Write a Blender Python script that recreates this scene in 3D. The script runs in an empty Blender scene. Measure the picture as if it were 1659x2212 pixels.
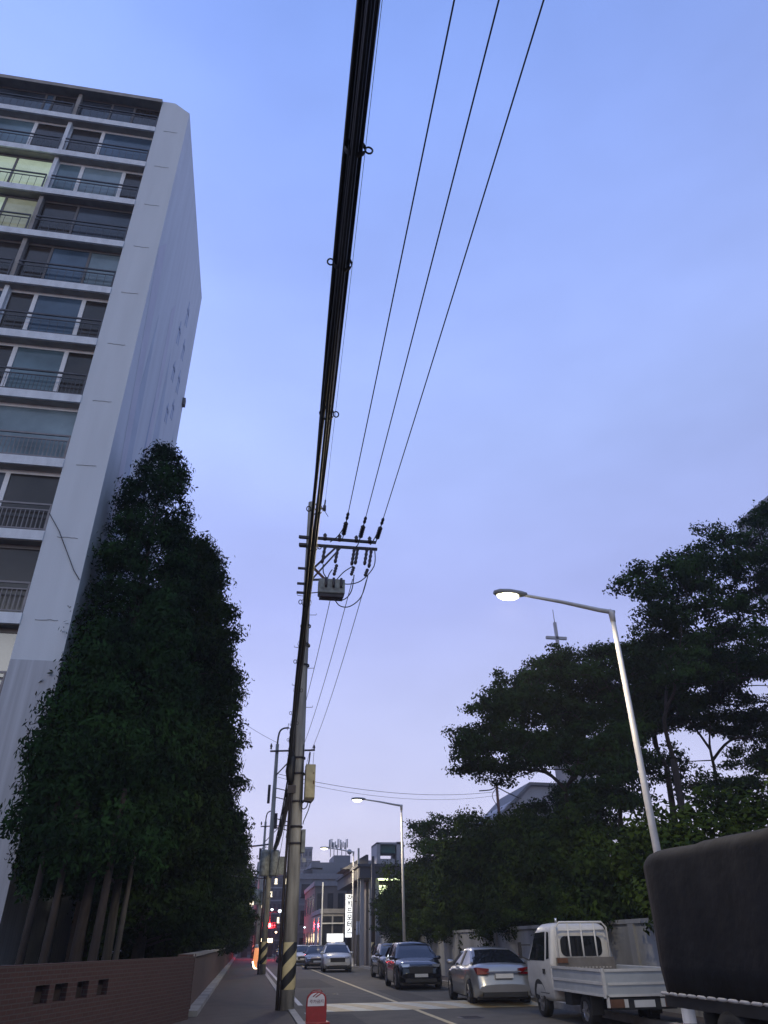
import bpy, math, random
import numpy as np
from mathutils import Vector, Matrix
R=math.radians; PI=math.pi
random.seed(7); rng=np.random.default_rng(7)
sc=bpy.context.scene
C=sc.collection
# ------------------------------------------------------------------ camera
cam=bpy.data.cameras.new('camera'); camo=bpy.data.objects.new('camera',cam); C.objects.link(camo); sc.camera=camo
cam.sensor_fit='HORIZONTAL'; cam.sensor_width=36; F=1528.0; cam.lens=36*F/1659
cam.clip_start=.05; cam.clip_end=3000
def nrm(v): return v/np.linalg.norm(v)
def cray(x,y): return nrm(np.array([x-829.5,y-1106.,F]))
_U=cray(797,-1406); _F=cray(529,2040); _F=nrm(_F-_U*_F.dot(_U)); _R=np.cross(_F,_U); _R=_R if _R[0]>0 else -_R
M3=np.array([_R,_F,_U]); EYE=1.6
r_,u_,b_=M3@np.array([1,0,0]),M3@np.array([0,-1,0]),-(M3@np.array([0,0,1]))
camo.matrix_world=Matrix(((r_[0],u_[0],b_[0],0),(r_[1],u_[1],b_[1],0),(r_[2],u_[2],b_[2],EYE),(0,0,0,1)))
# ------------------------------------------------------------------ world
def lin(c): return tuple((v/255/12.92 if v/255<=.04045 else ((v/255+.055)/1.055)**2.4) for v in c)+(1,)
w=bpy.data.worlds.new('World'); sc.world=w; w.use_nodes=True
nt=w.node_tree; N=nt.nodes; L=nt.links; N.clear()
SUN_EL,SUN_ROT=R(2.0),R(200)
sky=N.new('ShaderNodeTexSky'); sky.sky_type='NISHITA'; sky.sun_disc=False; sky.sun_elevation=SUN_EL; sky.sun_rotation=SUN_ROT
tc=N.new('ShaderNodeTexCoord'); sep=N.new('ShaderNodeSeparateXYZ'); L.new(tc.outputs['Generated'],sep.inputs[0])
ramp=N.new('ShaderNodeValToRGB'); cr=ramp.color_ramp
stops=[(0,(210,206,236)),(.10,(206,205,241)),(.25,(191,196,244)),(.40,(170,180,242)),(.60,(167,187,251)),(.78,(152,177,250)),(.93,(131,162,240)),(1,(126,156,232))]
cr.elements[0].position=0; cr.elements[0].color=lin(stops[0][1])
cr.elements[1].position=1; cr.elements[1].color=lin(stops[-1][1])
for p,c in stops[1:-1]:
    e=cr.elements.new(p); e.color=lin(c)
L.new(sep.outputs['Z'],ramp.inputs[0])
# the dusk is a little brighter to the west (-X) and behind, thin cloud drifts low down
noi=N.new('ShaderNodeTexNoise'); noi.inputs['Scale'].default_value=1.9; noi.inputs['Detail'].default_value=4; noi.inputs['Roughness'].default_value=.5
mp=N.new('ShaderNodeMapping'); mp.inputs['Scale'].default_value=(1,1,2.6); L.new(tc.outputs['Generated'],mp.inputs[0]); L.new(mp.outputs[0],noi.inputs['Vector'])
def math_(op,a,b=None,clamp=False):
    n=N.new('ShaderNodeMath'); n.operation=op; n.use_clamp=clamp
    for i,v in enumerate((a,b)):
        if v is None: continue
        if isinstance(v,(int,float)): n.inputs[i].default_value=v
        else: L.new(v,n.inputs[i])
    return n.outputs[0]
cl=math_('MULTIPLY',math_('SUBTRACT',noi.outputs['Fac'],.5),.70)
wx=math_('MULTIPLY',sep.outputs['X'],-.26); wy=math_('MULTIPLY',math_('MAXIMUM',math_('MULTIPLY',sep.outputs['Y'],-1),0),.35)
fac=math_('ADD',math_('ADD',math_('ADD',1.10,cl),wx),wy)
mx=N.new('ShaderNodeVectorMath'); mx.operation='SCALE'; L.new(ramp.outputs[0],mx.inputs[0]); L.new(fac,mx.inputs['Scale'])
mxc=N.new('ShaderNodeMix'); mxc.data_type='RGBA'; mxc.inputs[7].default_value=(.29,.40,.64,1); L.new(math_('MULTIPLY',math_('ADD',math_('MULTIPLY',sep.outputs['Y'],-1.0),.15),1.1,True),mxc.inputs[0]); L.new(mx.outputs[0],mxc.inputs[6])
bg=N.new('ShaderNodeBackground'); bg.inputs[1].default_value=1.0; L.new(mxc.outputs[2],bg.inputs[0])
bg2=N.new('ShaderNodeBackground'); bg2.inputs[1].default_value=.05; L.new(sky.outputs[0],bg2.inputs[0])
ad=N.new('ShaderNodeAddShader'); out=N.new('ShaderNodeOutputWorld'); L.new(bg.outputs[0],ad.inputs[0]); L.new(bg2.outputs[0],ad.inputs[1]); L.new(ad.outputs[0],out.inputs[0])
# weak afterglow from behind the camera
sl=bpy.data.lights.new('sun','SUN'); sl.energy=.25; sl.angle=R(12); sl.color=(.92,.95,1)
so=bpy.data.objects.new('sun',sl); C.objects.link(so)
so.rotation_euler=Vector((math.sin(SUN_ROT)*math.cos(R(14)),math.cos(SUN_ROT)*math.cos(R(14)),math.sin(R(14)))).to_track_quat('Z','Y').to_euler()
sc.view_settings.view_transform='Standard'; sc.view_settings.look='None'; sc.view_settings.exposure=0; sc.view_settings.gamma=1
sc.render.engine='CYCLES'; sc.cycles.use_denoising=True
sc.cycles.max_bounces=5; sc.cycles.diffuse_bounces=3; sc.cycles.glossy_bounces=3; sc.cycles.transparent_max_bounces=6
sc.cycles.sample_clamp_indirect=4; sc.cycles.caustics_reflective=False; sc.cycles.caustics_refractive=False
HAZE=.0008
# ------------------------------------------------------------------ helpers
def ray(x,y): return M3@cray(x,y)
def at(x,y,Y=None,X=None,Z=None):
    d=ray(x,y); t=Y/d[1] if Y is not None else (X/d[0] if X is not None else (Z-EYE)/d[2])
    return Vector((d[0]*t,d[1]*t,d[2]*t+EYE))
class MB:
    def __init__(s): s.v=[]; s.f=[]; s.m=[]; s.sm=[]
    def add(s,vs,fs,mi=0,smooth=False):
        b=len(s.v); s.v.extend([tuple(v) for v in vs])
        for f in fs: s.f.append(tuple(b+i for i in f)); s.m.append(mi); s.sm.append(smooth)
        return s
    def box(s,c,d,rz=0,mi=0):
        x,y,z=[k/2 for k in d]; ca,sa=math.cos(rz),math.sin(rz); vs=[]
        for (a,b,e) in ((-x,-y,-z),(x,-y,-z),(x,y,-z),(-x,y,-z),(-x,-y,z),(x,-y,z),(x,y,z),(-x,y,z)):
            vs.append((c[0]+a*ca-b*sa,c[1]+a*sa+b*ca,c[2]+e))
        return s.add(vs,[(3,2,1,0),(4,5,6,7),(0,1,5,4),(1,2,6,5),(2,3,7,6),(3,0,4,7)],mi)
    def bb(s,x0,x1,y0,y1,z0,z1,mi=0): return s.box(((x0+x1)/2,(y0+y1)/2,(z0+z1)/2),(x1-x0,y1-y0,z1-z0),0,mi)
    def beam(s,p,q,a=.05,b=None,mi=0):
        b=b or a; p=Vector(p); q=Vector(q); d=(q-p).normalized(); u=d.cross(Vector((0,0,1)))
        if u.length<.01: u=Vector((1,0,0))
        u.normalize(); v=d.cross(u); vs=[]
        for P in (p,q):
            for (i,j) in ((-1,-1),(1,-1),(1,1),(-1,1)): vs.append(P+u*i*a/2+v*j*b/2)
        return s.add(vs,[(3,2,1,0),(4,5,6,7),(0,1,5,4),(1,2,6,5),(2,3,7,6),(3,0,4,7)],mi)
    def tube(s,pts,r,n=8,mi=0,cap=True):
        pts=[Vector(p) for p in pts]; k=len(pts); rs=r if isinstance(r,(list,tuple)) else [r]*k
        vs=[]; u=None
        for i,p in enumerate(pts):
            d=(pts[min(i+1,k-1)]-pts[max(i-1,0)]).normalized()
            if u is None:
                u=d.cross(Vector((0,0,1)))
                if u.length<.05: u=d.cross(Vector((1,0,0)))
            u=(u-d*u.dot(d)).normalized(); v=d.cross(u)
            for j in range(n):
                a=2*PI*j/n; vs.append(p+(u*math.cos(a)+v*math.sin(a))*rs[i])
        fs=[(i*n+j,i*n+(j+1)%n,(i+1)*n+(j+1)%n,(i+1)*n+j) for i in range(k-1) for j in range(n)]
        s.add(vs,fs,mi,True)
        if cap: b=len(s.v)-len(vs); s.f+= [tuple(b+j for j in range(n))[::-1],tuple(b+(k-1)*n+j for j in range(n))]; s.m+=[mi]*2; s.sm+=[False]*2
        return s
    def lathe(s,c,prof,n=16,axis='Z',mi=0):
        c=Vector(c); vs=[]
        for (r,h) in prof:
            for j in range(n):
                a=2*PI*j/n; x,y=r*math.cos(a),r*math.sin(a)
                vs.append(c+(Vector((x,y,h)) if axis=='Z' else Vector((h,x,y)) if axis=='X' else Vector((x,h,y))))
        k=len(prof); fs=[(i*n+j,i*n+(j+1)%n,(i+1)*n+(j+1)%n,(i+1)*n+j) for i in range(k-1) for j in range(n)]
        return s.add(vs,fs,mi,True)
    def prism(s,poly,a,b,plane='XZ',mi=0):
        n=len(poly)
        g={'XZ':lambda p,t:(p[0],t,p[1]),'XY':lambda p,t:(p[0],p[1],t),'YZ':lambda p,t:(t,p[0],p[1])}[plane]
        vs=[g(p,a) for p in poly]+[g(p,b) for p in poly]
        return s.add(vs,[tuple(range(n)),tuple(range(2*n-1,n-1,-1))]+[(i,n+i,n+(i+1)%n,(i+1)%n) for i in range(n)],mi)
    def rings(s,rings,mi=0,smooth=True,cap=True):
        n=len(rings[0]); vs=[p for r in rings for p in r]; k=len(rings)
        s.add(vs,[(i*n+j,i*n+(j+1)%n,(i+1)*n+(j+1)%n,(i+1)*n+j) for i in range(k-1) for j in range(n)],mi,smooth)
        if cap:
            b=len(s.v)-len(vs); s.f+=[tuple(b+j for j in range(n))[::-1],tuple(b+(k-1)*n+j for j in range(n))]; s.m+=[mi]*2; s.sm+=[False]*2
        return s
    def build(s,name,mats,parent=None,bevel=0,loc=None):
        me=bpy.data.meshes.new(name); me.from_pydata([tuple(v) for v in s.v],[],s.f); me.validate()
        if not isinstance(mats,(list,tuple)): mats=[mats]
        for m in mats: me.materials.append(m)
        if len(me.polygons)==len(s.m):
            me.polygons.foreach_set('material_index',s.m); me.polygons.foreach_set('use_smooth',s.sm)
        import bmesh
        bm=bmesh.new(); bm.from_mesh(me); bmesh.ops.recalc_face_normals(bm,faces=bm.faces); bm.to_mesh(me); bm.free()
        o=bpy.data.objects.new(name,me); C.objects.link(o)
        if parent: o.parent=parent
        if loc: o.location=loc
        if bevel:
            b=o.modifiers.new('bevel','BEVEL'); b.width=bevel; b.segments=2; b.limit_method='ANGLE'
        return o
def tag(o,label,cat=None,group=None,kind=None):
    if label: o['label']=label
    if cat: o['category']=cat
    if group: o['group']=group
    if kind: o['kind']=kind
    return o
def empty(name,loc,label,cat,group=None,rz=0):
    o=bpy.data.objects.new(name,None); C.objects.link(o); o.location=loc; o.rotation_euler=(0,0,rz); o.empty_display_size=.2
    return tag(o,label,cat,group)
def kids(o): return [c for c in bpy.data.objects if c.parent==o]
def dup(root,loc,rz=0,scale=1,label=None,group=None):
    def cp(o,par):
        c=o.copy(); C.objects.link(c); c.parent=par
        for k in kids(o): cp(k,c)
        return c
    r=cp(root,None); r.location=loc; r.rotation_euler=(0,0,rz); r.scale=(scale,)*3 if isinstance(scale,(int,float)) else scale
    if label: r['label']=label
    if group: r['group']=group
    return r
# ------------------------------------------------------------------ materials
def mat(name,col,rough=.7,metal=0,var=.15,scale=3,bump=0,bscale=40,coat=0,emit=None,es=0,stain=None,spec=None,coords='Object',stretch=None):
    m=bpy.data.materials.new(name); m.use_nodes=True; t=m.node_tree; n=t.nodes; l=t.links; p=n['Principled BSDF']
    p.inputs['Roughness'].default_value=rough; p.inputs['Metallic'].default_value=metal
    if spec is not None: p.inputs['Specular IOR Level'].default_value=spec
    if coat: p.inputs['Coat Weight'].default_value=coat; p.inputs['Coat Roughness'].default_value=.06
    co=n.new('ShaderNodeTexCoord'); src=co.outputs[coords]
    if stretch:
        mm=n.new('ShaderNodeMapping'); mm.inputs['Scale'].default_value=stretch; l.new(src,mm.inputs[0]); src=mm.outputs[0]
    tx=n.new('ShaderNodeTexNoise'); tx.inputs['Scale'].default_value=scale; tx.inputs['Detail'].default_value=5; l.new(src,tx.inputs['Vector'])
    r=n.new('ShaderNodeValToRGB'); r.color_ramp.elements[0].position=.3; r.color_ramp.elements[1].position=.7
    a=[max(0,c*(1-var)) for c in col]; b=[min(1,c*(1+var)) for c in col]
    if stain: a=list(stain)
    r.color_ramp.elements[0].color=(*a,1); r.color_ramp.elements[1].color=(*b,1)
    l.new(tx.outputs['Fac'],r.inputs[0]); l.new(r.outputs[0],p.inputs['Base Color'])
    if bump:
        t2=n.new('ShaderNodeTexNoise'); t2.inputs['Scale'].default_value=bscale; t2.inputs['Detail'].default_value=4; l.new(co.outputs['Object'],t2.inputs['Vector'])
        bm=n.new('ShaderNodeBump'); bm.inputs['Strength'].default_value=bump; bm.inputs['Distance'].default_value=.02; l.new(t2.outputs['Fac'],bm.inputs['Height']); l.new(bm.outputs[0],p.inputs['Normal'])
    if emit: p.inputs['Emission Color'].default_value=(*emit,1); p.inputs['Emission Strength'].default_value=es
    return m
M={}
M['asphalt']=mat('asphalt',(.082,.072,.056),.85,var=.22,scale=1.3,bump=.5,bscale=60)
M['pave']=mat('sidewalk_paving',(.062,.050,.043),.85,var=.2,scale=2,bump=.4,bscale=30)
M['earth']=mat('bare_earth',(.05,.045,.035),.95,var=.3,scale=.7,bump=.5,bscale=8)
M['kerb']=mat('kerb_concrete',(.34,.32,.29),.85,var=.15,scale=4,bump=.3)
M['white_line']=mat('worn_white_paint',(.55,.53,.50),.7,var=.25,scale=9)
M['yellow_line']=mat('worn_yellow_paint',(.50,.40,.22),.7,var=.25,scale=9)
M['wallpaint']=mat('pale_wall_paint',(.65,.69,.73),.8,var=.06,scale=.7,bump=.15,bscale=25,stretch=(2.5,2.5,.25))
M['slab']=mat('slab_edge_paint',(.76,.80,.84),.8,var=.06,scale=2.5,stain=(.64,.67,.71),stretch=(1.5,1,.6))
M['dado']=mat('grey_base_paint',(.47,.49,.53),.85,var=.14,scale=1.5,stretch=(5,5,.15))
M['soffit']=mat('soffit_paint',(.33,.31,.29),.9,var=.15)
M['mural_a']=mat('mural_blue_grey',(.52,.58,.66),.8,var=.08,scale=.8)
M['mural_b']=mat('mural_soft_blue',(.42,.49,.64),.8,var=.12,scale=.8)
M['mural_c']=mat('mural_lilac',(.62,.63,.70),.8,var=.06,scale=.8)
M['tar']=mat('joint_sealant',(.22,.23,.26),.8)
M['frame_w']=mat('white_window_frame',(.82,.83,.84),.5,var=.08)
M['frame_d']=mat('bronze_window_frame',(.14,.13,.13),.5,var=.1)
M['rail']=mat('balcony_steel',(.07,.07,.08),.5,metal=.3,var=.2)
M['rail_l']=mat('balcony_steel_pale',(.20,.19,.20),.5,metal=.2,var=.2)
def glass(name,col,rough=.12,emit=None,es=0,scale=.7,var=.35): return mat(name,col,rough,var=var,scale=scale,coat=.0,emit=emit,es=es,spec=.6)
G=[glass('glass_slate',(.055,.065,.085)),glass('glass_teal_curtain',(.13,.20,.24)),glass('glass_dark_brown',(.045,.038,.035)),glass('glass_pale_blind',(.20,.27,.31)),glass('glass_dusk_blue',(.075,.12,.18)),
   glass('glass_dim_room',(.10,.095,.07),emit=(.55,.6,.42),es=.10),glass('lit_room',(.3,.33,.25),emit=(.64,.80,.60),es=.38,var=.5,scale=1.4),glass('lit_room_low',(.25,.25,.18),emit=(.60,.66,.46),es=.16,var=.5,scale=1.4)]
M['cable']=mat('black_cable',(.012,.012,.014),.5,var=.2,scale=20)
M['wire']=mat('wire_sheath',(.015,.015,.018),.5,var=.2)
M['polec']=mat('pole_concrete',(.37,.35,.30),.9,var=.16,scale=2.2,bump=.5,bscale=18,stain=(.17,.16,.14),stretch=(3,3,.35))
M['pipe']=mat('dark_conduit',(.045,.035,.032),.6,var=.3)
M['steel']=mat('galvanised_steel',(.28,.29,.30),.5,metal=.6,var=.15,scale=6)
M['arm']=mat('weathered_arm_steel',(.045,.038,.042),.6,metal=.3,var=.3)
M['porc']=mat('brown_porcelain',(.025,.014,.016),.3,var=.2)
M['boxg']=mat('weathered_grey_box',(.24,.26,.24),.6,var=.25,scale=5,stain=(.13,.13,.12))
M['beige']=mat('beige_cabinet_paint',(.42,.37,.22),.6,var=.16,scale=5,stain=(.30,.26,.16))
M['lamp_pole']=mat('lamp_post_paint',(.55,.54,.53),.45,var=.1,scale=5,metal=.1)
M['lamp_body']=mat('lamp_head_casing',(.30,.30,.30),.5)
M['lens']=mat('lamp_lens',(.9,.9,.8),.3,emit=(1,.93,.60),es=9)
M['tyre']=mat('tyre_rubber',(.014,.014,.014),.85,var=.2)
M['rim']=mat('alloy_rim',(.34,.34,.36),.35,metal=.8,var=.1)
M['silver']=mat('silver_car_paint',(.36,.36,.36),.28,metal=.6,var=.04,coat=.6)
M['black_p']=mat('black_car_paint',(.006,.007,.011),.18,metal=.2,var=.1,coat=1)
M['dark_p']=mat('charcoal_car_paint',(.04,.042,.05),.22,metal=.4,var=.1,coat=.9)
M['white_p']=mat('white_car_paint',(.58,.58,.58),.3,var=.04,coat=.5)
M['tw']=mat('dusty_white_truck_paint',(.54,.53,.50),.45,var=.09,scale=4,coat=.2)
M['cglass']=mat('car_glass',(.012,.014,.018),.04,var=.1,spec=.8)
M['trim']=mat('black_plastic_trim',(.02,.02,.02),.6)
M['red_l']=mat('red_tail_lens',(.16,.002,.006),.35,var=.1,spec=.2)
M['red_on']=mat('lit_tail_lens',(.5,.02,.03),.2,emit=(1,.05,.08),es=4)
M['head_l']=mat('clear_headlamp',(.55,.56,.58),.1,metal=.5,var=.2,coat=1)
M['head_on']=mat('lit_headlamp',(.9,.9,.8),.2,emit=(1,.93,.8),es=14)
M['plate']=mat('plate_white',(.62,.62,.60),.5,var=.06)
M['chrome']=mat('chrome_trim',(.6,.6,.6),.12,metal=1)
M['tarp']=mat('black_tarpaulin',(.014,.0135,.0135),.75,var=.25,scale=1.6,bump=.7,bscale=5,spec=.2)
M['tape']=mat('tarp_rope_pale',(.40,.38,.35),.6,var=.25,scale=6)
M['bed']=mat('bed_blue_grey_paint',(.37,.39,.40),.5,var=.12,scale=3)
M['boards']=mat('grey_plywood',(.16,.15,.14),.85,var=.25,scale=4)
M['rust']=mat('rusty_brown',(.12,.055,.03),.8,var=.3)
M['conc']=mat('old_concrete_wall',(.32,.32,.31),.9,var=.2,scale=.8,bump=.4,bscale=12,stain=(.16,.16,.155),stretch=(1,1,.4))
M['bark']=mat('tree_bark',(.032,.024,.02),.95,var=.35,scale=5,bump=.8,bscale=14,stretch=(3,3,.5))
M['bark_l']=mat('pale_bark',(.065,.058,.048),.95,var=.35,scale=5,bump=.8,bscale=14,stretch=(3,3,.5))
M['lit_white']=mat('lit_sign_white',(.9,.9,.9),.5,var=.02,emit=(.95,.98,1),es=1.25)
M['ink']=mat('sign_ink',(.02,.02,.02),.6)
M['warm']=mat('warm_lamp',(.9,.8,.6),.4,emit=(1,.72,.42),es=7)
M['cool']=mat('cool_lamp',(.9,.9,.9),.4,emit=(.85,.93,1),es=6)
M['pinkl']=mat('pink_white_sign',(.9,.8,.9),.4,emit=(1,.62,.95),es=5)
M['green_strip']=mat('canopy_strip_light',(.8,.9,.6),.4,emit=(.85,1,.55),es=2.6)
M['orange']=mat('orange_glow_sleeve',(.8,.3,.12),.5,emit=(1,.36,.14),es=.8,var=.4,scale=8)  # emission stands in for light reflected by the sleeve
M['redsig']=mat('red_signal_lens',(.6,.02,.02),.3,emit=(1,.03,.03),es=45)
M['off_sig']=mat('dark_signal_lens',(.02,.03,.02),.3)
M['red_paint']=mat('red_stand_plastic',(.25,.018,.018),.5,var=.1,scale=8)
M['white_pl']=mat('white_stand_panel',(.55,.54,.56),.55,var=.08,scale=8)
M['grey_txt']=mat('faded_grey_print',(.25,.20,.22),.7)
M['recess_brown']=mat('dark_brown_recess',(.030,.020,.018),.95,var=.3)  # dark brown for the recess panels, darker than the surrounding brick
M['roofd']=mat('grey_roof_tiles',(.16,.16,.17),.9,var=.15,scale=3)
def leafmat(name,a,b,seed_scale=.35):
    m=bpy.data.materials.new(name); m.use_nodes=True; t=m.node_tree; n=t.nodes; l=t.links; p=n['Principled BSDF']
    co=n.new('ShaderNodeTexCoord'); tx=n.new('ShaderNodeTexNoise'); tx.inputs['Scale'].default_value=seed_scale; tx.inputs['Detail'].default_value=3; l.new(co.outputs['Object'],tx.inputs['Vector'])
    r=n.new('ShaderNodeValToRGB'); r.color_ramp.elements[0].position=.38; r.color_ramp.elements[1].position=.64
    r.color_ramp.elements[0].color=(*a,1); r.color_ramp.elements[1].color=(*b,1); l.new(tx.outputs['Fac'],r.inputs[0]); l.new(r.outputs[0],p.inputs['Base Color'])
    p.inputs['Roughness'].default_value=.9; p.inputs['Specular IOR Level'].default_value=.05
    return m
M['leaf_con']=leafmat('conifer_leaves',(.005,.014,.005),(.020,.052,.014),.8)
M['leaf_con2']=leafmat('conifer_leaves_mid',(.006,.015,.005),(.030,.058,.012),.8)
M['leaf_z']=leafmat('broad_leaves_dark',(.009,.023,.007),(.032,.064,.015),.6)
M['leaf_b']=leafmat('hedge_leaves',(.007,.017,.005),(.038,.062,.011),.6)
# brick
def brick():
    m=bpy.data.materials.new('red_brick'); m.use_nodes=True; t=m.node_tree; n=t.nodes; l=t.links; p=n['Principled BSDF']
    co=n.new('ShaderNodeTexCoord'); bt=n.new('ShaderNodeTexBrick'); sp=n.new('ShaderNodeSeparateXYZ'); cb=n.new('ShaderNodeCombineXYZ')
    l.new(co.outputs['Object'],sp.inputs[0]); ad=n.new('ShaderNodeMath'); ad.operation='ADD'; l.new(sp.outputs['X'],ad.inputs[0]); l.new(sp.outputs['Y'],ad.inputs[1]); l.new(ad.outputs[0],cb.inputs[0]); l.new(sp.outputs['Z'],cb.inputs[1]); l.new(cb.outputs[0],bt.inputs['Vector'])
    bt.inputs['Color1'].default_value=(.085,.040,.033,1); bt.inputs['Color2'].default_value=(.068,.031,.026,1); bt.inputs['Mortar'].default_value=(.085,.068,.060,1)
    bt.inputs['Scale'].default_value=1; bt.inputs['Brick Width'].default_value=.21; bt.inputs['Row Height'].default_value=.067; bt.inputs['Mortar Size'].default_value=.008
    l.new(bt.outputs['Color'],p.inputs['Base Color']); p.inputs['Roughness'].default_value=.9
    bm=n.new('ShaderNodeBump'); bm.inputs['Strength'].default_value=.4; bm.inputs['Distance'].default_value=.01; l.new(bt.outputs['Fac'],bm.inputs['Height']); bm.invert=True; l.new(bm.outputs[0],p.inputs['Normal'])
    return m
M['brick']=brick()
def stripes(name,c1,c2,kz,ka,ramp_len=None,linear=False,kx=0):
    m=bpy.data.materials.new(name); m.use_nodes=True; t=m.node_tree; n=t.nodes; l=t.links; p=n['Principled BSDF']; p.inputs['Roughness'].default_value=.6
    co=n.new('ShaderNodeTexCoord'); sp=n.new('ShaderNodeSeparateXYZ'); l.new(co.outputs['Object'],sp.inputs[0])
    def mm(op,a,b=None):
        q=n.new('ShaderNodeMath'); q.operation=op
        for i,v in enumerate((a,b)):
            if v is None: continue
            if isinstance(v,(int,float)): q.inputs[i].default_value=v
            else: l.new(v,q.inputs[i])
        return q.outputs[0]
    if linear: s=mm('ADD',mm('MULTIPLY',sp.outputs['X'],kx),mm('MULTIPLY',sp.outputs['Y'],kz))
    else: s=mm('ADD',mm('MULTIPLY',sp.outputs['Z'],kz),mm('MULTIPLY',mm('ARCTAN2',sp.outputs['Y'],sp.outputs['X']),ka/(2*PI)))
    fr=mm('FRACT',s); g=mm('GREATER_THAN',fr,.5)
    tx=n.new('ShaderNodeTexNoise'); tx.inputs['Scale'].default_value=5; l.new(co.outputs['Object'],tx.inputs['Vector'])
    mxn=n.new('ShaderNodeMix'); mxn.data_type='RGBA'; mxn.inputs[6].default_value=(*c1,1); mxn.inputs[7].default_value=(*c2,1); l.new(g,mxn.inputs[0])
    hs=n.new('ShaderNodeHueSaturation'); l.new(mxn.outputs[2],hs.inputs['Color']); l.new(mm('ADD',mm('MULTIPLY',tx.outputs['Fac'],.6),.7),hs.inputs['Value']); l.new(hs.outputs[0],p.inputs['Base Color'])
    return m
M['hazard']=stripes('black_and_cream_stripes',(.60,.50,.26),(.012,.012,.012),1.75,-2.0)
M['hump']=stripes('yellow_and_white_hump_paint',(.44,.33,.17),(.48,.44,.33),.75,0,linear=True,kx=.95)
# ------------------------------------------------------------------ setting
g=MB(); g.box((0,600,-.08),(3000,3000,.1)); tag(g.build('ground',M['earth']),None,kind='structure')
rd=MB(); rd.bb(1.42,8.6,-30,420,-.1,0.0); tag(rd.build('road',M['asphalt']),None,kind='structure')
sw=MB(); sw.bb(-1.3,1.25,-30,420,-.1,.10); tag(sw.build('left_sidewalk',M['pave']),None,kind='structure')
sw=MB(); sw.prism([(-1.3,-30),(-1.3,21.0),(-3.7,13.3),(-6.5,4),(-14,-30)],-.1,.097,'XY'); tag(sw.build('wide_pavement',M['pave']),None,kind='structure')
sw=MB(); sw.bb(8.75,10.0,-30,420,-.1,.12); tag(sw.build('right_sidewalk',M['pave']),None,kind='structure')
k=MB()
y=-30
while y<300:
    k.bb(1.25,1.42,y,y+.99,-.1,.125); k.bb(8.6,8.75,y,y+.99,-.1,.145); y+=1.0
tag(k.build('kerb',M['kerb']),None,kind='structure')
mk=MB(); mk.bb(4.72,4.86,-30,23.35,.001,.005,0); mk.bb(4.72,4.86,25.95,300,.001,.005,0); tag(mk.build('yellow_centre_line',M['yellow_line']),None,kind='structure')
mk=MB(); mk.bb(1.72,1.86,-30,23.3,.001,.005); mk.bb(1.72,1.86,25.95,300,.001,.005); tag(mk.build('white_edge_line',M['white_line']),None,kind='structure')
hp=MB(); n=14; prof=[(23.4+2.5*i/n,.004+.09*math.sin(PI*i/n)) for i in range(n+1)]
vs=[(1.95,a,b) for a,b in prof]+[(8.5,a,b) for a,b in prof]; hp.add(vs,[(i,i+1,n+2+i,n+1+i) for i in range(n)],0,True)
tag(hp.build('speed_hump',M['hump']),'low speed hump across the road painted in cream and white stripes','speed hump')
for x,y,lb in ((3.2,31.0,'round iron manhole cover in the near lane beyond the speed hump'),(5.6,20.6,'round iron manhole cover in the lane in front of the speed hump')):
    q=MB(); q.lathe((0,0,0),[(0,.012),(.30,.012),(.33,.008),(.34,.001)],24)
    for k in range(-3,4): q.bb(-.22,.22,k*.07-.012,k*.07+.012,.012,.017)
    tag(q.build('manhole_cover',M['arm'],None,0,(x,y,0)),lb,'manhole cover','manhole covers in the road')
for x0,x1,y0,y1 in ((2.3,3.9,36,44),(5.2,6.1,27,33),(2.0,2.9,18,22.5)):
    q=MB(); q.bb(x0,x1,y0,y1,.0005,.004); tag(q.build('road_patch',mat('patched_asphalt',(.055,.05,.042),.9,var=.2,scale=3,bump=.5,bscale=70)),None,kind='structure')
# brick wall -------------------------------------------------------
W1=empty('brick_wall',(-1.3,21.1,0),'long red brick boundary wall with pale coping running beside the sidewalk','wall')
def rel(o,mb): 
    l=o.location; mb.v=[(v[0]-l[0],v[1]-l[1],v[2]-l[2]) for v in mb.v]; return mb
wl=MB(); wl.bb(-1.55,-1.3,21.1,132,0,1.33); rel(W1,wl).build('brickwork',M['brick'],W1)
wl=MB(); wl.bb(-1.6,-1.25,21.35,132,1.33,1.40); rel(W1,wl).build('coping',M['kerb'],W1)
for (px,py) in ((-1.42,21.2),(-1.42,22.25)):
    wl=MB(); wl.box((px,py,.70),(.36,.30,1.40)); rel(W1,wl).build('pier',M['brick'],W1)
wl=MB(); wl.bb(-1.3,-1.02,21.6,132,.09,.22); rel(W1,wl).build('footing',M['conc'],W1)
a=Vector((-1.42,21.0)); b=Vector((-6.6,3.6)); d=(b-a); Ln=d.length; ang=math.atan2(d.y,d.x)
W2=empty('brick_wall',(a.x,a.y,0),'slanting red brick wall with square recesses nearest the camera','wall',rz=ang)
wl=MB(); wl.bb(0,Ln,.0,.12,0,1.36)
recs=[4.72,5.5,6.25,6.85]; hw_=.21
xs=[0]+[v for r in recs for v in (r-hw_,r+hw_)]+[Ln]
for i in range(0,len(xs)-1):
    if i%2==0: wl.bb(xs[i],xs[i+1],.12,.24,0,1.36)
    else: wl.bb(xs[i],xs[i+1],.12,.24,0,.82); wl.bb(xs[i],xs[i+1],.12,.24,1.07,1.36)
wl.build('brickwork',M['brick'],W2)
for r in recs:
    q=MB(); q.bb(r-hw_+.01,r+hw_-.01,.121,.135,.83,1.06); q.build('recess_panel',M['recess_brown'],W2)
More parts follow.
